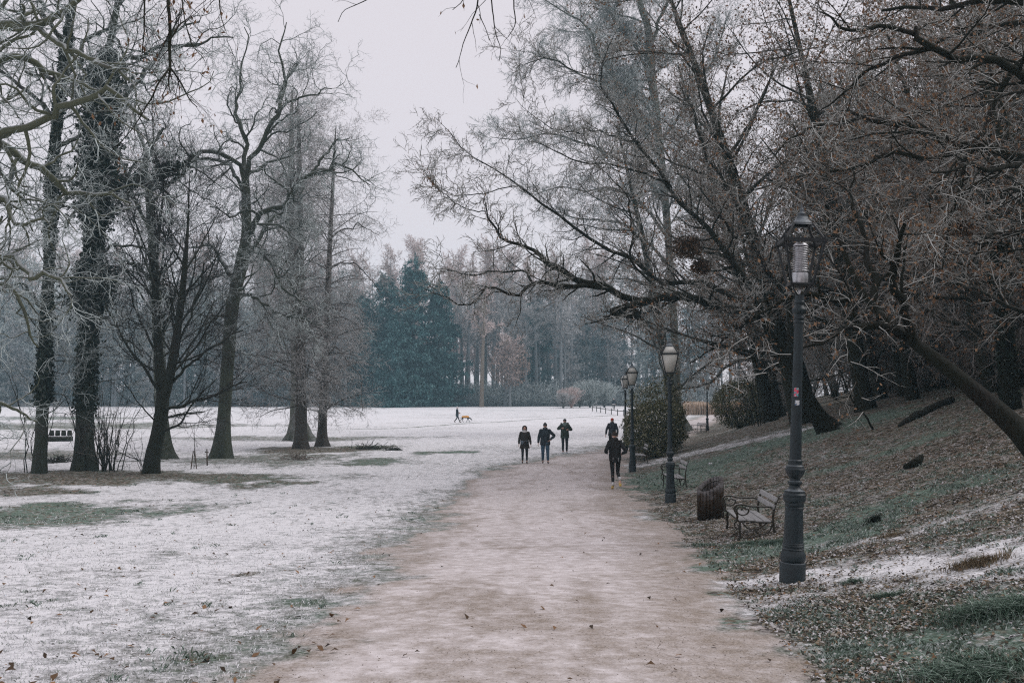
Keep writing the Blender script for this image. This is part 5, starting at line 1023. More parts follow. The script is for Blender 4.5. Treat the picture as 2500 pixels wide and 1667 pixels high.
for i, (px, py, tp, lab) in enumerate([(1852, 1040, 1812, 'multi-stemmed bare sapling between the round evergreen bush and the stout trunk')]):
    g_ = G(px, py); root = empty('sapling', g_, 0, lab, 'sapling'); b = MB(); d = g_[1]; ls = []
    for (x0, x1, x2, y2, r_) in [(1852, 1835, 1805, 880, .06), (1842, 1826, 1800, 900, .04), (1858, 1850, 1845, 860, .05), (1868, 1858, 1835, 870, .045), (1838, 1820, 1806, 930, .03)]:
        ls.append([tuple(np.array(W(x0, py, d))-g_)+(r_*.62,), tuple(np.array(W(x1, (py+y2)/2, d+.3))-g_)+(r_*.5,), tuple(np.array(W(x2, y2, d-.3))-g_)+(r_*.25,)])
    lm = hero(ls, 14, .01, 3); b.tubes(*lm, 7); r = np.random.default_rng(2); s1 = spawn(*lm, r, dens=2.5, t=(.4, 1), ang=40, L=(.6, 2), K=6, wig=.15, rmin=.012, rmax=.02); b.tubes(*s1, 4); s2 = spawn(*s1, r, dens=3.5, L=(.3, .8), K=4, rmin=.008, rmax=.01); b.tubes(*s2, 3, tip=True); b.build('stems', M['bark_black'], root)
M['stake'] = mat_bark('stake', (.05, .035, .024), (.14, .10, .07), None, 0, .3)
g_ = G(473, 1145); root = empty('young_tree', g_, 0, 'thin young tree tied between two brown stakes, left of the arching tree', 'young tree')
for s_ in (-1, 1): b = MB(); b.tube([(s_*.12, 0, -.05), (s_*.03, 0, .75)], .022, 7); b.build('stake', M['stake'], root)
b = MB(); b.tube([(0, .02, -.05), (.01, .02, .9), (-.02, 0, 1.9)], [.014, .012, .007], 6); b.build('stem', M['bark_dark'], root)
g_ = G(506, 1136); root = empty('wooden_post', g_, 0, 'short brown wooden post with a small crosspiece near the base of the arching tree', 'post')
b = MB(); b.tube([(0, 0, -.05), (-.03, 0, .72)], .03, 8); b.build('stem', M['stake'], root); b = MB(); b.box((-.03, 0, .58), .16, .025, .05, Matrix.Rotation(.1, 3, 'Y')); b.build('crosspiece', M['stake'], root, smooth=False)
M['drygrass'] = mat_plain('drygrass', (.12, .10, .08), (.34, .3, .27), 30, .9)
def sticks(name, label, px, py, n, w, h, mat, seed, cat='brushwood'):
    g_ = G(px, py); r = np.random.default_rng(seed); root = empty(name, g_, 0, label, cat); b = MB(); P = np.empty((n, 5, 3)); c = r.normal(0, w*.35, (n, 2)); D = unit(r.normal(0, 1, (n, 3))*[1, 1, .5]); ln = r.uniform(.2, .7, n)*w
    for k in range(5): P[:, k] = np.stack([c[:, 0], c[:, 1], r.uniform(0, h*.5, n)*0+h*.3*r.random(n)], -1) if k == 0 else P[:, k-1]+D*(ln/4)[:, None]+r.normal(0, .02, (n, 3))
    P[:, :, 2] = np.abs(P[:, :, 2]); b.tubes(P, np.full((n, 5), .012), 4, tip=True); b.build('twigs', mat, root); return root
sticks('brush_pile', 'small pile of pale dry twigs on the meadow in front of the reddish trunks', 728, 1122, 110, 1.0, .8, M['drygrass'], 1)
sticks('brush_pile', 'dark heap of twigs on the grass between the two ivy-clad trunks', 140, 1128, 160, 1.0, .6, M['bark_dark'], 2)
for px, py, w, lab in [(905, 1096, 1.3, 'long low clump of dark clods and twigs right of the reddish trunks'), (963, 1099, .5, 'small dark clod on the snow right of the long low clump')]: sticks('soil_clump', lab, px, py, 120, w, .25, M['bark_dark'], px, 'soil clump')
# snow-topped log seat among the left trees
g_ = G(146, 1077); root = empty('log_seat', g_, R(5), 'dark seat group of upright log rounds with snowy tops, beyond the two ivy-clad trunks', 'log seat'); M['snowcap'] = mat_plain('snowcap', (.6, .6, .62), (.74, .74, .77), 20, .9)
b = MB(); b.box((0, 0, .18), 1.5, .55, .30); b.build('bench_block', M['bark_dark'], root, smooth=False)
for k in range(4):
    x = -.58+k*.38; b = MB(); b.lathe([(.14, .3), (.155, .5), (.14, .68), (.10, .74)], 12, c=(x, .15, 0)); b.build('log_back', M['bark_dark'], root); b = MB(); b.lathe([(.14, .735), (.13, .765), (.06, .785), (.001, .79)], 12, c=(x, .15, 0)); b.build('snow_cap', M['snowcap'], root)
b = MB(); b.box((0, -.12, .345), 1.4, .28, .03); b.build('snow_cap', M['snowcap'], root, smooth=False)
# pale stone and leaf heap
def stone(px, py, s, mat, label, name='stone', seed=1):
    g_ = G(px, py); r = np.random.default_rng(seed); b = MB(); n = 14; m = 8; V = []
    for i in range(m+1):
        for j in range(n): t = i/m*math.pi; a = j/n*6.283; q = s*(1+.25*r.normal()*.5); V.append((q*math.sin(t)*math.cos(a), q*math.sin(t)*math.sin(a)*.8, q*.65*math.cos(t)))
    b.add(V, q=[[i*n+j, i*n+(j+1) % n, (i+1)*n+(j+1) % n, (i+1)*n+j][::-1] for i in range(m) for j in range(n)]); o = b.build(name, mat, None, loc=tuple(g_+[0, 0, s*.25])); return tag(o, label, name.replace('_', ' '))
stone(1735, 1133, .085, M['snowcap'], 'small whitish stone lying on the green bank between second lamp and bin')
# ================================================================== low fence by the far meadow edge
root = empty('low_fence', (px_x(1480, 140), 140, float(ground(px_x(1480, 140), 140))), 0, 'low rustic wooden rail fence at the far end of the meadow near the standing person', 'fence'); bs = np.array(root.location)
fx = [(px_x(p, d), d) for p, d in [(1446, 150), (1456, 147), (1466, 143), (1478, 139), (1492, 135), (1507, 131), (1522, 128), (1537, 125)]]; tops = []
for x, y in fx:
    z = float(ground(x, y)); b = MB(); b.tube([np.array((x, y, z-.1))-bs, np.array((x, y, z+.85))-bs], .055, 7); b.build('fence_post', M['bark_dark'], root); tops.append(np.array((x, y, z+.62))-bs)
for a, c in zip(tops[:-1], tops[1:]): b = MB(); b.tube([a, c], .045, 6); b.build('rail', M['bark_dark'], root)
# ================================================================== evergreen bushes
def bush(name, label, cx, cy, dims, seed, nleaf, mat, size=.11, lump=.28, dz=0, under=False):
    r = np.random.default_rng(seed); base = np.array([cx, cy, float(ground(cx, cy))-.1]); root = empty(name, base, 0, label, 'bush')
    n = nleaf; dr = unit(r.normal(0, 1, (n, 3))+[0, 0, .1]); az = np.arctan2(dr[:, 1], dr[:, 0]); el = dr[:, 2]
    lm = 1+lump*(fbm(az*2.2+seed, el*3.1+5, seed, 3)-.5)*2+.12*(vnoise(az*7, el*9, seed+2)-.5)*2
    rad = (1-np.abs(r.normal(0, .16, n))*.9)*lm; p = dr*rad[:, None]*dims*[1, 1, .5]+[0, 0, dims[2]*.5]
    p[:, 2] = np.maximum(p[:, 2], .05); x = p[:, 0]; k = p[:, 2] > .05+.0*x; p = p[k]
    gz = ground(p[:, 0]+cx, p[:, 1]+cy)-base[2]; kk = p[:, 2] > gz-.1; p = p[kk]
    b = MB(); cards(b, p, size, r, asp=.42); b.build('foliage', mat, root, smooth=False)
    b = MB(); m = 70; a = r.uniform(0, 6.28, m); P = np.stack([np.stack([np.cos(a)*dims[0]*.75*f, np.sin(a)*dims[1]*.75*f, dims[2]*(.15+.75*r.random(m))*f], -1) for f in np.linspace(0, 1, 6)], 1); b.tubes(P, np.full((m, 6), .03)*np.linspace(1, .3, 6), 4, tip=True); b.build('stems', M['bark_dark'], root); return root
d_ = 47.5
bush('evergreen_bush', 'large rounded evergreen bush with olive leaves beside the third lamp', px_x(1598, d_)+.0, d_, np.array([1.55, 1.6, 2.75]), 1, 17000, M['laurel_leaf'])
bush('evergreen_bush', 'round olive evergreen bush on the bank right of the farthest lamp', px_x(1808, 62), 62, np.array([1.9, 2.0, 3.1]), 2, 13000, M['laurel_leaf'], size=.12, lump=.15)
M['ever_dark'] = mat_leaf('ever_dark', [(0, (.012, .018, .014)), (.7, (.028, .038, .03)), (1, (.09, .11, .10))])
o = bush('evergreen_tree', 'taller olive evergreen rising just behind the large rounded bush', px_x(1610, 52), 52.5, np.array([1.5, 1.4, 3.9]), 7, 6500, M['laurel_leaf'], size=.12, lump=.6)
# dark clumps of dead leaves caught in the limbs
M['clump_leaf'] = mat_leaf('clump_leaf', [(0, (.02, .014, .01)), (.7, (.06, .038, .024)), (1, (.12, .075, .045))])
for px, py, d, s_, lab in [(1678, 605, 27.5, .42, 'large dark clump of dead leaves caught in the leaning tree above the second lamp'), (1712, 652, 27.8, .28, 'smaller dark clump of dead leaves just below the large one'), (2350, 560, 17.5, .2, 'rusty clump of dead leaves hanging among the sweeping limbs at right')]:
    c0 = np.array(W(px, py, d)); r = np.random.default_rng(px); n = int(900*s_/.42); q = unit(r.normal(0, 1, (n, 3)))*r.random((n, 1))**.5*s_*[1.1, 1, .8]; b = MB(); cards(b, q, .09 if d > 20 else .06, r, hang=.6); o = b.build('leaf_clump', M['clump_leaf'], None, smooth=False, loc=tuple(c0)); tag(o, lab, 'leaf clump')
# tufts on the bank
def tuft(px, py, n, w, h, mat, label, seed, dirx=-.5):
    g_ = G(px, py); r = np.random.default_rng(seed); x = r.normal(0, w*.45, n); y = r.normal(0, w*.35, n); z = ground(x+g_[0], y+g_[1])-g_[2]; H = h*r.uniform(.5, 1.15, n); dx = r.normal(dirx*.5, .5, n); dy = r.normal(-.3, .4, n); K = 5
    P = np.stack([np.stack([x+dx*H*f*f, y+dy*H*f*f, z+H*(f-.45*f*f)], -1) for f in np.linspace(0, 1, K)], 1); wd = .0028+.0*x
    u = unit(np.stack([-dy, dx, 0*dx], -1)); b = MB(); q = []
    V = np.concatenate([P-u[:, None]*.003*np.array([1, 1, .9, .6, .1])[None, :, None], P+u[:, None]*.003*np.array([1, 1, .9, .6, .1])[None, :, None]], 1)
    i = np.arange(n)[:, None]*10; q = np.concatenate([i+[k, k+1, k+6, k+5] for k in range(4)]); b.add(V.reshape(-1, 3), q=q); o = b.build('grass_tuft', mat, None, loc=tuple(g_)); return tag(o, label, 'grass tuft')
M['blade_g'] = mat_leaf('blade_g', [(0, (.05, .085, .06)), (.5, (.12, .19, .14)), (.85, (.26, .35, .29)), (1, (.46, .52, .48))])
tuft(2440, 1500, 2600, .42, .20, M['blade_g'], 'large green grass tuft at the right edge below the snow patch', 1); tuft(2380, 1650, 2400, .42, .15, M['blade_g'], 'green grass tuft in the bottom right corner', 2)
tuft(1890, 1325, 900, .35, .11, M['blade_g'], 'green grass tuft just left of the nearest lamp', 3); tuft(1822, 1330, 700, .3, .10, M['blade_g'], 'green grass tuft below the nearest bench', 4); tuft(1720, 1335, 500, .3, .09, M['blade_g'], 'small green grass tuft at the path edge below the bin', 5)
tuft(2080, 1420, 300, .14, .09, M['blade_g'], 'small green tuft poking out of the snow patch right of the nearest lamp', 6); tuft(2170, 1455, 500, .2, .10, M['blade_g'], 'dark green tuft at the lower rim of the snow patch', 7)
tuft(2390, 1375, 700, .32, .14, M['straw'], 'straw coloured grass tuft on the bank above the snow', 8); tuft(2180, 1310, 400, .28, .08, M['straw'], 'small straw coloured tuft right of the nearest lamp', 9)
tuft(2135, 1275, 260, .13, .22, M['ivy_leaf'], 'dark green leafy plant standing in the leaves of the bank', 10, 0)
# ================================================================== branches hanging into the top of the frame
def hanging(name, label, lines, seed, leafn, mats, K=16, dens=1., root_line=None):
    base = np.array(W(*root_line[0][:3])); root = empty(name, base, 0, label, 'branch'); r = np.random.default_rng(seed)
    L = [[(p[0]-base[0], p[1]-base[1], p[2]-base[2], p[3]) for p in pl(l)] for l in [root_line]+lines]; lm = hero(L, K, .004, seed); b = MB(); b.tubes(*lm, 8, m=0)
    sub = (lm[0][1:], lm[1][1:]); a = spawn(*sub, r, dens=9*dens, t=(.1, 1), ang=40, L=(.12, .5), taper=.3, K=6, wig=.16, rr=.6, rmax=.004, rmin=.002, droop=.12); b.tubes(*a, 5, m=1)
    c = spawn(*a, r, dens=9*dens, t=(.2, 1), ang=40, L=(.05, .2), K=4, wig=.18, rmin=.0014, rmax=.002); b.tubes(*c, 4, tip=True, m=1); b.build('twigs', mats, root)
    if leafn:
        E = ends(c[0], r, 1); pr = vnoise(E[:, 0]*4, E[:, 2]*4, seed); pr = np.clip((pr-.5)*4, .02, 1); ii = r.choice(len(E), min(leafn, len(E)), p=pr/pr.sum(), replace=False); lb = MB(); cards(lb, E[ii], .042, r, hang=1.2, asp=.45); lb.build('dead_leaves', M['dead_leaf'], root, smooth=False)
    return root
d = 8.
hanging('hanging_branch', 'brown branch hanging straight down into the upper left with shrivelled leaves and twigs', [
    [(412, -60, d, .016), (414, 40, d, .014), (414, 110, d+.1, .013), (415, 165, d+.1, .012), (412, 200, d+.1, .006), (418, 230, d+.1, .003)], [(352, -60, d, .008), (352, 30, d+.1, .007), (350, 90, d+.1, .006), (345, 140, d+.1, .003)],
    [(415, 165, d+.1, .009), (390, 200, d, .008), (370, 240, d, .007), (345, 280, d, .005), (310, 330, d, .004), (270, 372, d, .002)], [(415, 165, d+.1, .008), (440, 200, d+.2, .007), (465, 245, d+.2, .005), (482, 262, d+.2, .003)],
    [(414, 100, d, .007), (440, 60, d-.2, .006), (470, 40, d-.3, .003)], [(445, -60, d, .006), (448, 30, d, .005), (470, 110, d, .004), (500, 150, d, .002)], [(545, -60, d-.5, .007), (535, -10, d-.5, .006), (540, 40, d-.5, .004), (550, 75, d-.5, .002)]],
    3, 420, [M['bark_dark'], M['twig_dark']], dens=1.5, root_line=[(400, -420, d-1, .05), (440, -300, d-.6, .04), (420, -160, d-.2, .025), (412, -60, d, .018)])
hanging('hanging_branch', 'bare dark twigs hanging from the top edge against the sky left of the right-hand trees', [
    [(1160, -60, d, .007), (1165, 0, d, .0065), (1162, 30, d, .006), (1150, 60, d, .005), (1135, 95, d, .004), (1125, 130, d, .003), (1112, 165, d, .0015)], [(1205, -60, d+.2, .006), (1203, 20, d+.2, .0055), (1210, 80, d+.2, .004), (1222, 120, d+.2, .003), (1218, 150, d+.2, .0015)],
    [(1170, 36, d, .004), (1185, 70, d, .003), (1195, 100, d, .0015)], [(1250, -60, d, .006), (1255, 20, d, .005), (1258, 60, d, .004), (1240, 90, d, .002)], [(1150, -60, d, .005), (1130, 0, d, .004), (1105, 25, d, .002)],
    [(960, -60, d+.5, .006), (905, -5, d+.5, .005), (870, 12, d+.5, .004), (842, 25, d+.5, .003), (826, 55, d+.5, .0015)]],
    6, 20, [M['bark_dark'], M['bark_dark']], dens=.42, root_line=[(1100, -420, d-1, .04), (1150, -300, d-.6, .03), (1170, -160, d-.2, .015), (1160, -60, d, .008)])
# ================================================================== people and the dog
def skin_mesh(nodes, edges, sub=2):
    """one continuous limb surface grown over a skeleton -> (verts, faces)"""
    names = list(nodes); ix = {n: i for i, n in enumerate(names)}
    me = bpy.data.meshes.new('skeleton'); me.from_pydata([nodes[n][:3] for n in names], [(ix[a], ix[b]) for a, b in edges], [])
    ob = bpy.data.objects.new('skeleton', me); COL.objects.link(ob)
    md = ob.modifiers.new('skin', 'SKIN'); md.use_smooth_shade = True; md.branch_smoothing = .6
    if not me.skin_vertices: 
        bpy.context.view_layer.objects.active = ob
        me.skin_vertices
    for i, n in enumerate(names):
        r_ = nodes[n][3]; sv = me.skin_vertices[0].data[i]; sv.radius = (r_, r_) if np.isscalar(r_) else r_; sv.use_root = (i == 0)
    s_ = ob.modifiers.new('sub', 'SUBSURF'); s_.levels = sub; s_.render_levels = sub
    dg = bpy.context.evaluated_depsgraph_get(); ev = ob.evaluated_get(dg); m2 = bpy.data.meshes.new_from_object(ev)
    bpy.data.objects.remove(ob); bpy.data.meshes.remove(me)
    return m2
def skin_obj(name, nodes, edges, mat, parent, sub=2):
    m = skin_mesh(nodes, edges, sub); m.name = name; m.materials.clear(); m.materials.append(mat); m.shade_smooth(); o = bpy.data.objects.new(name, m); COL.objects.link(o); o.parent = parent; return o
def loft(b, rings, n=20, cap=True):
    a = np.arange(n)/n*6.28318; V = []
    for (x, y, z, rx, ry) in rings: V.append(np.stack([x+rx*np.cos(a), y+ry*np.sin(a), z+0*a], -1))
    V = np.array(V); K = len(rings); q = [[k*n+j, k*n+(j+1) % n, (k+1)*n+(j+1) % n, (k+1)*n+j] for k in range(K-1) for j in range(n)]; b.add(V.reshape(-1, 3), q=q)
    if cap:
        for k, fl in ((0, 1), (K-1, 0)): b.add(np.vstack([V[k], V[k].mean(0)]), t=[[(j+1) % n, j, n] if fl else [j, (j+1) % n, n] for j in range(n)])
def blob(b, c, rx, ry, rz, n=14, m=9, f=None):
    V = []
    for i in range(m+1):
        t = i/m*math.pi
        for j in range(n):
            a = j/n*6.28318; v = np.array([rx*math.sin(t)*math.cos(a), ry*math.sin(t)*math.sin(a), rz*math.cos(t)]); V.append(v if f is None else f(v))
    b.add(np.array(V)+c, q=[[i*n+j, (i+1)*n+j, (i+1)*n+(j+1) % n, i*n+(j+1) % n] for i in range(m) for j in range(n)])
def cloth(name, c, c2=None, rough=.9): return mat_plain(name, tuple(v*.75 for v in c), c2 or tuple(min(v*1.3, 1) for v in c), 16, rough, bump=.25)
SKIN = mat_plain('skin_tone', (.42, .25, .19), (.55, .34, .27), 9, .6); DARK = mat_plain('eye_dark', (.02, .015, .012), (.03, .02, .02), 3, .4); LIP = mat_plain('lips', (.3, .12, .10), (.35, .15, .12), 3, .6)
def person(label, base, rz, hgt, legs, arms, look, head_yaw=0, lean=0):
    """legs/arms: dict l/r -> points. +y is forward, x to the figure's right. 1.75 m figure, scaled."""
    root = empty('person', base, rz, label, 'person'); k = hgt/1.75; root.scale = (k, k, k)
    N = {'pelvis': (0, 0, .97, (.15, .11)), 'waist': (0, .01, 1.12, (.135, .10)), 'chest': (0, lean*.6, 1.32, (.16, .115)), 'neck0': (0, lean*.8, 1.46, (.065, .06)), 'neck1': (0, lean+.01, 1.53, .052), 'skull': (0, lean+.015, 1.62, (.078, .095)), 'crown': (0, lean+.005, 1.70, (.066, .08))}
    E = [('pelvis', 'waist'), ('waist', 'chest'), ('chest', 'neck0'), ('neck0', 'neck1'), ('neck1', 'skull'), ('skull', 'crown')]
    for s_, sx in (('l', -1), ('r', 1)):
        kn, an, toe = legs[s_]; N['hip'+s_] = (sx*.09, 0, .90, .09); N['thi'+s_] = ((sx*.09+kn[0])/2, kn[1]/2+.01, (.9+kn[2])/2, .078); N['kn'+s_] = (*kn, .056); N['calf'+s_] = tuple(np.array(kn)*.6+np.array(an)*.4-[0, .015, 0])+(.052,); N['an'+s_] = (*an, .036); N['heel'+s_] = (an[0], an[1]-.02, an[2]-.05, .034); N['toe'+s_] = (*toe, .03)
        E += [('pelvis', 'hip'+s_), ('hip'+s_, 'thi'+s_), ('thi'+s_, 'kn'+s_), ('kn'+s_, 'calf'+s_), ('calf'+s_, 'an'+s_), ('an'+s_, 'toe'+s_)]; N.pop('heel'+s_)
        el, wr, hd = arms[s_]; N['sh'+s_] = (sx*.17, lean*.7, 1.42, .062); N['el'+s_] = (*el, .042); N['wr'+s_] = (*wr, .027); N['palm'+s_] = (*hd, (.034, .018))
        E += [('chest', 'sh'+s_), ('sh'+s_, 'el'+s_), ('el'+s_, 'wr'+s_), ('wr'+s_, 'palm'+s_)]
        D = unit(np.array(hd)-np.array(wr)); U = unit(np.cross(D, [1, .2, .1])); V = np.cross(D, U)
        for q in range(4):
            o_ = np.array(hd)+U*(q-1.5)*.019; L = (.038, .046, .043, .033)[q]; N[f'f{q}{s_}'] = (*(o_+D*.025), .009); N[f'g{q}{s_}'] = (*(o_+D*(.025+L)+V*.006*sx), .0085); N[f'h{q}{s_}'] = (*(o_+D*(.025+L*1.7)+V*.022*sx), .007)
            E += [('palm'+s_, f'f{q}{s_}'), (f'f{q}{s_}', f'g{q}{s_}'), (f'g{q}{s_}', f'h{q}{s_}')]
        N['t0'+s_] = (*(np.array(hd)-U*.03-D*.01), .011); N['t1'+s_] = (*(np.array(hd)-U*.048+D*.022), .009); E += [('palm'+s_, 't0'+s_), ('t0'+s_, 't1'+s_)]
    m = skin_mesh(N, E, 1); b = MB(); co = np.array([v.co[:] for v in m.vertices]); q4_ = [list(p.vertices) for p in m.polygons if len(p.vertices) == 4]; t3 = [list(p.vertices) for p in m.polygons if len(p.vertices) == 3]
    b.add(co, q=q4_ or None, t=t3 or None); hc = np.array([0, lean+.02, 1.625])
    def cy(v): c_, s2 = math.cos(head_yaw), math.sin(head_yaw); v = np.array(v, float); return np.array([v[0]*c_-v[1]*s2, v[0]*s2+v[1]*c_, v[2]])
    blob(b, hc, .076, .092, .115, 18, 12, lambda v: cy([v[0]*(1-.25*max(0, -v[2]/.115)), v[1]+(.012 if v[2] < -.03 and v[1] > 0 else 0), v[2]]))
    blob(b, hc+cy([0, .095, -.012]), .013, .02, .026, 8, 6)
    for sx in (-1, 1): blob(b, hc+cy([sx*.077, -.005, -.005]), .01, .02, .032, 8, 6)
    b.build('body', SKIN, root)
    e = MB(); 
    for sx in (-1, 1): blob(e, hc+cy([sx*.031, .083, .012]), .012, .008, .007, 8, 6)
    e.build('eyes', DARK, root); e = MB(); blob(e, hc+cy([0, .088, -.055]), .024, .008, .007, 8, 6); e.build('mouth', LIP, root)
    J = look
    # trousers
    T = {'p': (0, 0, 1.0, (.17, .125))}; E = []
    for s_, sx in (('l', -1), ('r', 1)):
        kn, an, toe = legs[s_]; w = J.get('legw', 1.)
        T['h'+s_] = (sx*.095, 0, .88, .105*w); T['m'+s_] = ((sx*.095+kn[0])/2, kn[1]/2+.01, (.88+kn[2])/2, .09*w); T['k'+s_] = (*kn, .07*w); T['c'+s_] = tuple(np.array(kn)*.5+np.array(an)*.5-[0, .012, 0])+(.062*w,); T['a'+s_] = (an[0], an[1], an[2]+.02, .05*w)
        E += [('p', 'h'+s_), ('h'+s_, 'm'+s_), ('m'+s_, 'k'+s_), ('k'+s_, 'c'+s_), ('c'+s_, 'a'+s_)]
    skin_obj('trousers', T, E, J['trousers'], root, 2)
    for s_ in 'lr':
        kn, an, toe = legs[s_]; an = np.array(an); toe = np.array(toe); S_ = {'a': (*(an+[0, 0, .0]), .052), 'h': (*(an+(an-toe)*.16+[0, 0, -.045]), .04), 'm': (*(an*.5+toe*.5+[0, 0, -.01]), (.046, .04)), 't': (*toe, (.042, .028)), 'tt': (*(toe+(toe-an)*.18), (.03, .018))}
        sh = skin_obj('shoe', S_, [('a', 'm'), ('h', 'm'), ('m', 't'), ('t', 'tt')], J['shoe'], root, 2)
        if 'sole' in J: S2 = {q: (v[0], v[1], v[2]-.028, (.044, .016)) for q, v in S_.items() if q != 'a'}; skin_obj('sole', S2, [('h', 'm'), ('m', 't'), ('t', 'tt')], J['sole'], sh, 1)
        if 'sock' in J: b = MB(); b.tube([an+[0, 0, .10], an+[0, 0, .0]], .042, 10); b.build('sock', J['sock'], root)
    # coat: torso and sleeves
    hem = J['hem']; w = J.get('w', 1.); b = MB(); ly = lean
    loft(b, [(0, 0, hem, .205*w*J.get('hemw', 1), .15*w), (0, 0, hem+.02, .208*w*J.get('hemw', 1), .153*w), (0, 0, (hem+1.1)/2, .198*w, .145*w), (0, .005, 1.10, .185*w, .14*w), (0, ly*.5, 1.25, .195*w, .145*w), (0, ly*.65, 1.36, .19*w, .135*w), (0, ly*.7, 1.42, .165*w, .115*w), (0, ly*.8, 1.47, .12*w, .095), (0, ly*.9, 1.505, .078, .08), (0, ly, 1.54, .07, .075)])
    for s_, sx in (('l', -1), ('r', 1)):
        el, wr, hd = arms[s_]; sh = (sx*.155*w, lean*.7, 1.415); P = resample([(*sh, .076*w), ((sh[0]*.5+el[0]*.5)+sx*.006, sh[1]*.5+el[1]*.5, sh[2]*.5+el[2]*.5, .068*w), (*el, .058*w), ((el[0]+wr[0])/2, (el[1]+wr[1])/2, (el[2]+wr[2])/2, .053*w), (*wr, .043*w)], 16)
        P[:, 3] *= 1+.04*np.sin(np.arange(16)*1.9); b.tubes(P[None, :, :3], P[None, :, 3], 12, flat=True); blob(b, np.array(sh), .088*w, .085*w, .08*w)
    co_ = b.build('coat', J['coat'], root)
    if 'pants_line' in J: pass
    h0 = hc
    if J.get('hat'):
        b = MB(); blob(b, h0+[0, -.008, .045], .088, .104, .088+J.get('hatup', 0), 18, 12, lambda v: np.array([v[0]*(1 if v[2] < .03 else 1-.25*(v[2]-.03)/.08), v[1], max(v[2], -.03)])); b.build('hat', J['hat'], root)
    if J.get('hair'):
        b = MB(); blob(b, h0+[0, -.014, .035], .082, .096, .088, 18, 12, lambda v: cy([v[0], min(v[1], .055), max(v[2], -.05)])); b.build('hair', J['hair'], root)
    if J.get('hood'):
        b = MB(); n = 16
        for q in range(1): loft(b, [(0, -.035, 1.46, .12, .11), (0, -.04, 1.54, .118, .115), (0, -.042, 1.62, .125, .125), (0, -.04, 1.70, .118, .12), (0, -.03, 1.755, .08, .08), (0, -.02, 1.775, .02, .02)])
        o = b.build('hood', J['hood'], root)
        a = np.linspace(0, 6.283, 28); b = MB(); b.tube(np.stack([.092*np.cos(a), .068+0*a-.02*np.abs(np.sin(a)), 1.625+.118*np.sin(a)], -1), .026, 8); b.build('hood_rim', J.get('rim', J['hood']), o)
        f = MB(); blob(f, h0+[0, .03, -.005], .066, .075, .095, 16, 10); f.build('face', SKIN, root); f = MB(); blob(f, h0+[0, .105, -.015], .011, .013, .02, 8, 6)
        for sx in (-1, 1): blob(f, h0+[sx*.028, .096, .012], .009, .008, .006, 8, 6)
        f.build('eyes', DARK, root)
    if J.get('collar'): b = MB(); loft(b, [(0, ly+.0, 1.45, .115, .11), (0, ly+.01, 1.50, .118, .118), (0, ly+.015, 1.545, .10, .105), (0, ly+.015, 1.56, .09, .095)], cap=False); b.build('collar', J['collar'], root)
    if J.get('scarf'): b = MB(); loft(b, [(0, .03, 1.37, .06, .10), (0, .02, 1.43, .12, .13), (0, .02, 1.50, .125, .135), (0, .02, 1.555, .09, .105)]); b.build('scarf', J['scarf'], root)
    if J.get('fur'):
        r = np.random.default_rng(4); a = r.uniform(-.5, 3.64, 900)*1.0; c = np.stack([.175*np.cos(a+3.14), -.02-.06*np.abs(np.sin(a))+0*a, 1.50+.03*np.sin(a*2)], -1)+r.normal(0, .016, (900, 3)); b = MB(); cards(b, c, .05, r, asp=.2); b.build('fur_trim', J['fur'], root, smooth=False)
    if J.get('beard'): b = MB(); blob(b, h0+[0, .055, -.072], .056, .05, .045, 12, 8); b.build('beard', J['beard'], root)
    return root
def leg(sx, kn=0, kf=.03, an=0, az=.09, kz=.48, toe=.14, tz=None, ax=None):
    """knee/ankle forward offsets"""
    a = (sx*(.10 if ax is None else ax), an, az); return ((sx*(.10 if ax is None else (.1+ax)/2), kf+kn, kz), a, (a[0]+sx*.012, an+toe, (az-.055) if tz is None else tz))
def arm(sx, ex, ey, ez, wx, wy, wz):
    el = (sx*ex, ey, ez); wr = (sx*wx, wy, wz); D = unit(np.array(wr)-np.array(el)); return (el, wr, tuple(np.array(wr)+D*.07))
HANG = lambda sx, f=0: arm(sx, .25, -.02+f*.5, 1.15, .27, .04+f, .90)
C_BLACK = cloth('black_cloth', (.014, .013, .013)); C_BROWN = cloth('brown_coat', (.03, .024, .02)); C_NAVY = cloth('navy_jacket', (.026, .036, .045)); C_PARKA = cloth('green_parka', (.035, .048, .04)); C_JEANS = cloth('jeans', (.045, .085, .13)); C_DARK = cloth('dark_trousers', (.018, .021, .026))
C_RED = cloth('red_wool', (.42, .05, .025)); C_SCARF = cloth('grey_green_scarf', (.16, .21, .20)); C_GREYHAT = cloth('grey_hat', (.05, .05, .052)); C_WHITE = cloth('white_cloth', (.6, .6, .6)); C_BAG = cloth('blue_grey_bag', (.11, .14, .17)); C_BLUESHOE = cloth('blue_grey_shoe', (.25, .32, .36)); C_CHECK = cloth('dark_check_jacket', (.04, .045, .055))
C_FUR = cloth('fur', (.16, .15, .14)); C_BEARD = cloth('beard', (.04, .03, .025)); C_GBEARD = cloth('greying_beard', (.2, .15, .13)); C_YEL = cloth('yellow_sole', (.62, .50, .14)); C_ORG = cloth('orange_sole', (.60, .40, .13)); C_HAIR = cloth('dark_hair', (.03, .02, .015))
def foot_at(px, d): x = px_x(px, d); return np.array([x, d, float(ground(x, d))])
dd = 45.0
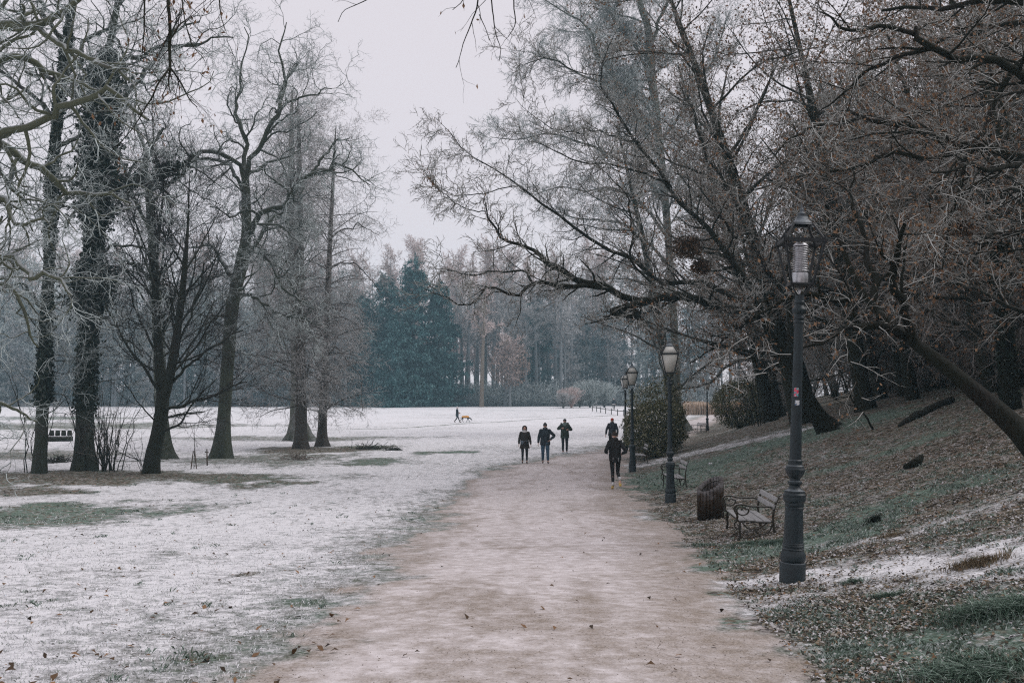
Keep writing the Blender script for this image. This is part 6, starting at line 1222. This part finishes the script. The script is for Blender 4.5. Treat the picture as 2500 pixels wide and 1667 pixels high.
# woman in a hooded coat (coming towards the camera: facing -y)
p = person('person in a dark hooded coat with a blue-grey waist bag, leftmost walker on the path', G(1281, 1131), R(180), 1.66,
    dict(l=leg(-1, .02, .03, .06), r=leg(1, 0, .01, -.06)), dict(l=arm(-1, .25, -.02, 1.14, .285, .04, .90), r=arm(1, .25, 0, 1.14, .27, .08, .92)), dict(trousers=C_DARK, shoe=C_BLACK, coat=C_BROWN, hem=.70, hemw=1.12, w=1.03, hood=C_BROWN, rim=C_BROWN, collar=C_WHITE, legw=.92))
b = MB(); blob(b, np.array([.12, .17, .98]), .085, .05, .085); bg_ = b.build('waist_bag', C_BAG, p); b = MB(); a = np.linspace(0, 6.283, 30); b.tube(np.stack([.215*np.cos(a), .165*np.sin(a), 1.04+.02*np.cos(a)], -1), .014, 6); b.build('strap', C_BAG, bg_)
# man, hand on hip
p = person('person in navy jacket and blue jeans with one hand on the hip, knit hat', G(1331, 1131), R(180), 1.78,
    dict(l=leg(-1, .06, .05, .10, ax=.12), r=leg(1, -.0, .0, -.08, ax=.10)), dict(l=arm(-1, .40, -.06, 1.20, .22, .10, 1.03), r=arm(1, .27, -.02, 1.14, .30, .05, .90)), dict(trousers=C_JEANS, shoe=C_BLACK, coat=C_NAVY, hem=.80, w=1.1, hat=C_GREYHAT, hatup=.03, beard=C_GBEARD, legw=1.1, collar=C_NAVY))
# man in a green parka
p = person('person in a green parka with grey scarf and dark hat, hands at the chest', G(1379, 1107.5), R(180), 1.80,
    dict(l=leg(-1, .0, .02, -.05), r=leg(1, .05, .05, .14)), dict(l=arm(-1, .34, -.10, 1.20, .17, .14, 1.20), r=arm(1, .34, -.08, 1.24, .17, .14, 1.27)), dict(trousers=C_DARK, shoe=C_BLUESHOE, sole=C_WHITE, coat=C_PARKA, hem=.78, w=1.08, hat=C_GREYHAT, scarf=C_SCARF, fur=C_FUR, beard=C_BEARD))
# walking away, red hat
p = person('person in a red knit hat and dark jacket walking away beside the evergreen bush', G(1495, 1103), R(-4), 1.80,
    dict(l=leg(-1, .03, .03, .12), r=leg(1, .0, .03, -.18, .12, .46)), dict(l=arm(-1, .29, -.08, 1.16, .33, -.06, .92), r=arm(1, .27, .0, 1.15, .28, .10, .92)), dict(trousers=C_BLACK, shoe=C_BLACK, coat=C_CHECK, hem=.84, w=1.04, hat=C_RED, hood=None, collar=C_CHECK))
# runner seen from behind
bp_ = G(1502, 1194)
p = person('person running away in black jacket and black tights with yellow-soled shoes', bp_, R(2), 1.80,
    dict(l=((-.07, .05, .50), (-.075, -.04, .12), (-.08, .08, .035)), r=((.09, .10, .50), (.10, -.30, .30), (.105, -.37, .17))), dict(l=arm(-1, .30, -.16, 1.16, .24, .12, 1.10), r=arm(1, .31, -.16, 1.16, .25, .10, 1.08)),
    dict(trousers=C_BLACK, shoe=C_YEL, sole=C_ORG, sock=C_WHITE, coat=C_BLACK, hem=.87, hemw=.9, w=.98, hair=C_HAIR, collar=C_BLACK, legw=.86), lean=.05)
b = MB(); a = np.linspace(0, 6.283, 30); b.tubes(np.stack([.090*np.cos(a), .065-.0+.098*np.sin(a), 1.655+0*a], -1)[None], np.full((1, 30), .016), 6); b.build('headband', C_GREYHAT, p)
for sx in (-1, 1): b = MB(); b.tube([(sx*.075, -.128, .96), (sx*.09, -.13, .86)], .006, 6); b.build('reflective_strip', C_WHITE, p)
# far figures
p = person('distant person in long dark coat and white hat walking behind a dog on the meadow', G(1116, 1031.5), R(-90), 1.72,
    dict(l=leg(-1, .05, .08, .30, .10, .49), r=leg(1, -.04, .02, -.30, .13, .47)), dict(l=arm(-1, .22, -.05, 1.16, .16, .20, 1.08), r=arm(1, .24, -.04, 1.15, .22, .18, 1.04)), dict(trousers=C_DARK, shoe=C_BLACK, coat=C_NAVY, hem=.66, w=.98, hat=C_WHITE, collar=C_WHITE, legw=.95))
yd = 158.; p = person('farthest person, standing by the low fence, white band at the waist of dark clothes', foot_at(1498, yd)+[0, 0, .0], R(170), 1.85,
    dict(l=leg(-1), r=leg(1)), dict(l=HANG(-1), r=HANG(1)), dict(trousers=C_BLACK, shoe=C_BLACK, coat=C_NAVY, hem=.85, w=1.1, hat=C_WHITE))
b = MB(); loft(b, [(0, 0, .80, .235, .175), (0, 0, .90, .235, .175)], cap=False); b.build('white_band', C_WHITE, p)
# dog (local +x forward)
g_ = G(1137, 1030.5); root = empty('dog', g_, 0, 'dark dog in an orange coat sniffing the snow ahead of its walker on the meadow', 'dog')
N = {'hip': (-.36, 0, .54, .10), 'belly': (-.10, 0, .55, .105), 'chest': (.18, 0, .54, .13), 'sh': (.30, 0, .53, .10), 'neck': (.44, 0, .46, .07), 'head': (.56, 0, .36, .07), 'muz': (.66, 0, .25, .038), 'nose': (.70, 0, .20, .026), 'tail0': (-.46, 0, .52, .035), 'tail1': (-.58, .0, .46, .024), 'tail2': (-.70, 0, .50, .014)}
E = [('hip', 'belly'), ('belly', 'chest'), ('chest', 'sh'), ('sh', 'neck'), ('neck', 'head'), ('head', 'muz'), ('muz', 'nose'), ('hip', 'tail0'), ('tail0', 'tail1'), ('tail1', 'tail2')]
for s_, y, f0, h0_ in (('a', -.08, .12, -.20), ('b', .08, -.16, .12)):
    N.update({'fe'+s_: (.25+f0*.3, y, .38, .045), 'fk'+s_: (.26+f0*.7, y, .20, .027), 'ff'+s_: (.28+f0*1.4, y, .03, .024), 'fp'+s_: (.33+f0*1.4, y, .02, .022), 'hk'+s_: (-.32+h0_*.3, y, .36, .055), 'hh'+s_: (-.46+h0_*.9, y, .20, .026), 'hf'+s_: (-.42+h0_*1.3, y, .03, .022), 'hp'+s_: (-.37+h0_*1.3, y, .02, .022)})
    E += [('sh', 'fe'+s_), ('fe'+s_, 'fk'+s_), ('fk'+s_, 'ff'+s_), ('ff'+s_, 'fp'+s_), ('hip', 'hk'+s_), ('hk'+s_, 'hh'+s_), ('hh'+s_, 'hf'+s_), ('hf'+s_, 'hp'+s_)]
skin_obj('body', N, E, cloth('dog_fur', (.025, .03, .03)), root, 2)
for y in (-1, 1): b = MB(); blob(b, np.array([.50, y*.055, .41]), .03, .012, .05, 8, 6); b.build('ear', bpy.data.materials['dog_fur'], root)
b = MB(); nn = 14; rings = []
for x, r_, zc in ((-.42, .11, .55), (-.3, .13, .56), (-.1, .13, .57), (.1, .15, .56), (.28, .14, .555), (.36, .12, .53)): rings.append((x, r_, zc))
a = np.linspace(-.35, math.pi+.35, nn); V = [(x, r_*math.cos(t), zc+r_*math.sin(t)) for x, r_, zc in rings for t in a]
b.add(V, q=[[k*nn+j, k*nn+j+1, (k+1)*nn+j+1, (k+1)*nn+j] for k in range(5) for j in range(nn-1)]); b.build('dog_coat', cloth('orange_coat', (.65, .30, .05)), root)
# ------------------------------------------------------------------ winter haze
hz = MB(); hz.box((0, 180, 22), 1120, 500, 60); hm = bpy.data.materials.new('haze'); hm.use_nodes = True; t_ = hm.node_tree; t_.nodes.clear()
ou = t_.nodes.new('ShaderNodeOutputMaterial'); pv = t_.nodes.new('ShaderNodeVolumePrincipled')
pv.inputs['Color'].default_value = (.55, .86, 1, 1); pv.inputs['Density'].default_value = .00065; pv.inputs['Anisotropy'].default_value = 0
t_.links.new(pv.outputs[0], ou.inputs['Volume']); ho = hz.build('haze', hm, smooth=False); tag(ho, kind='stuff'); ho.visible_shadow = True
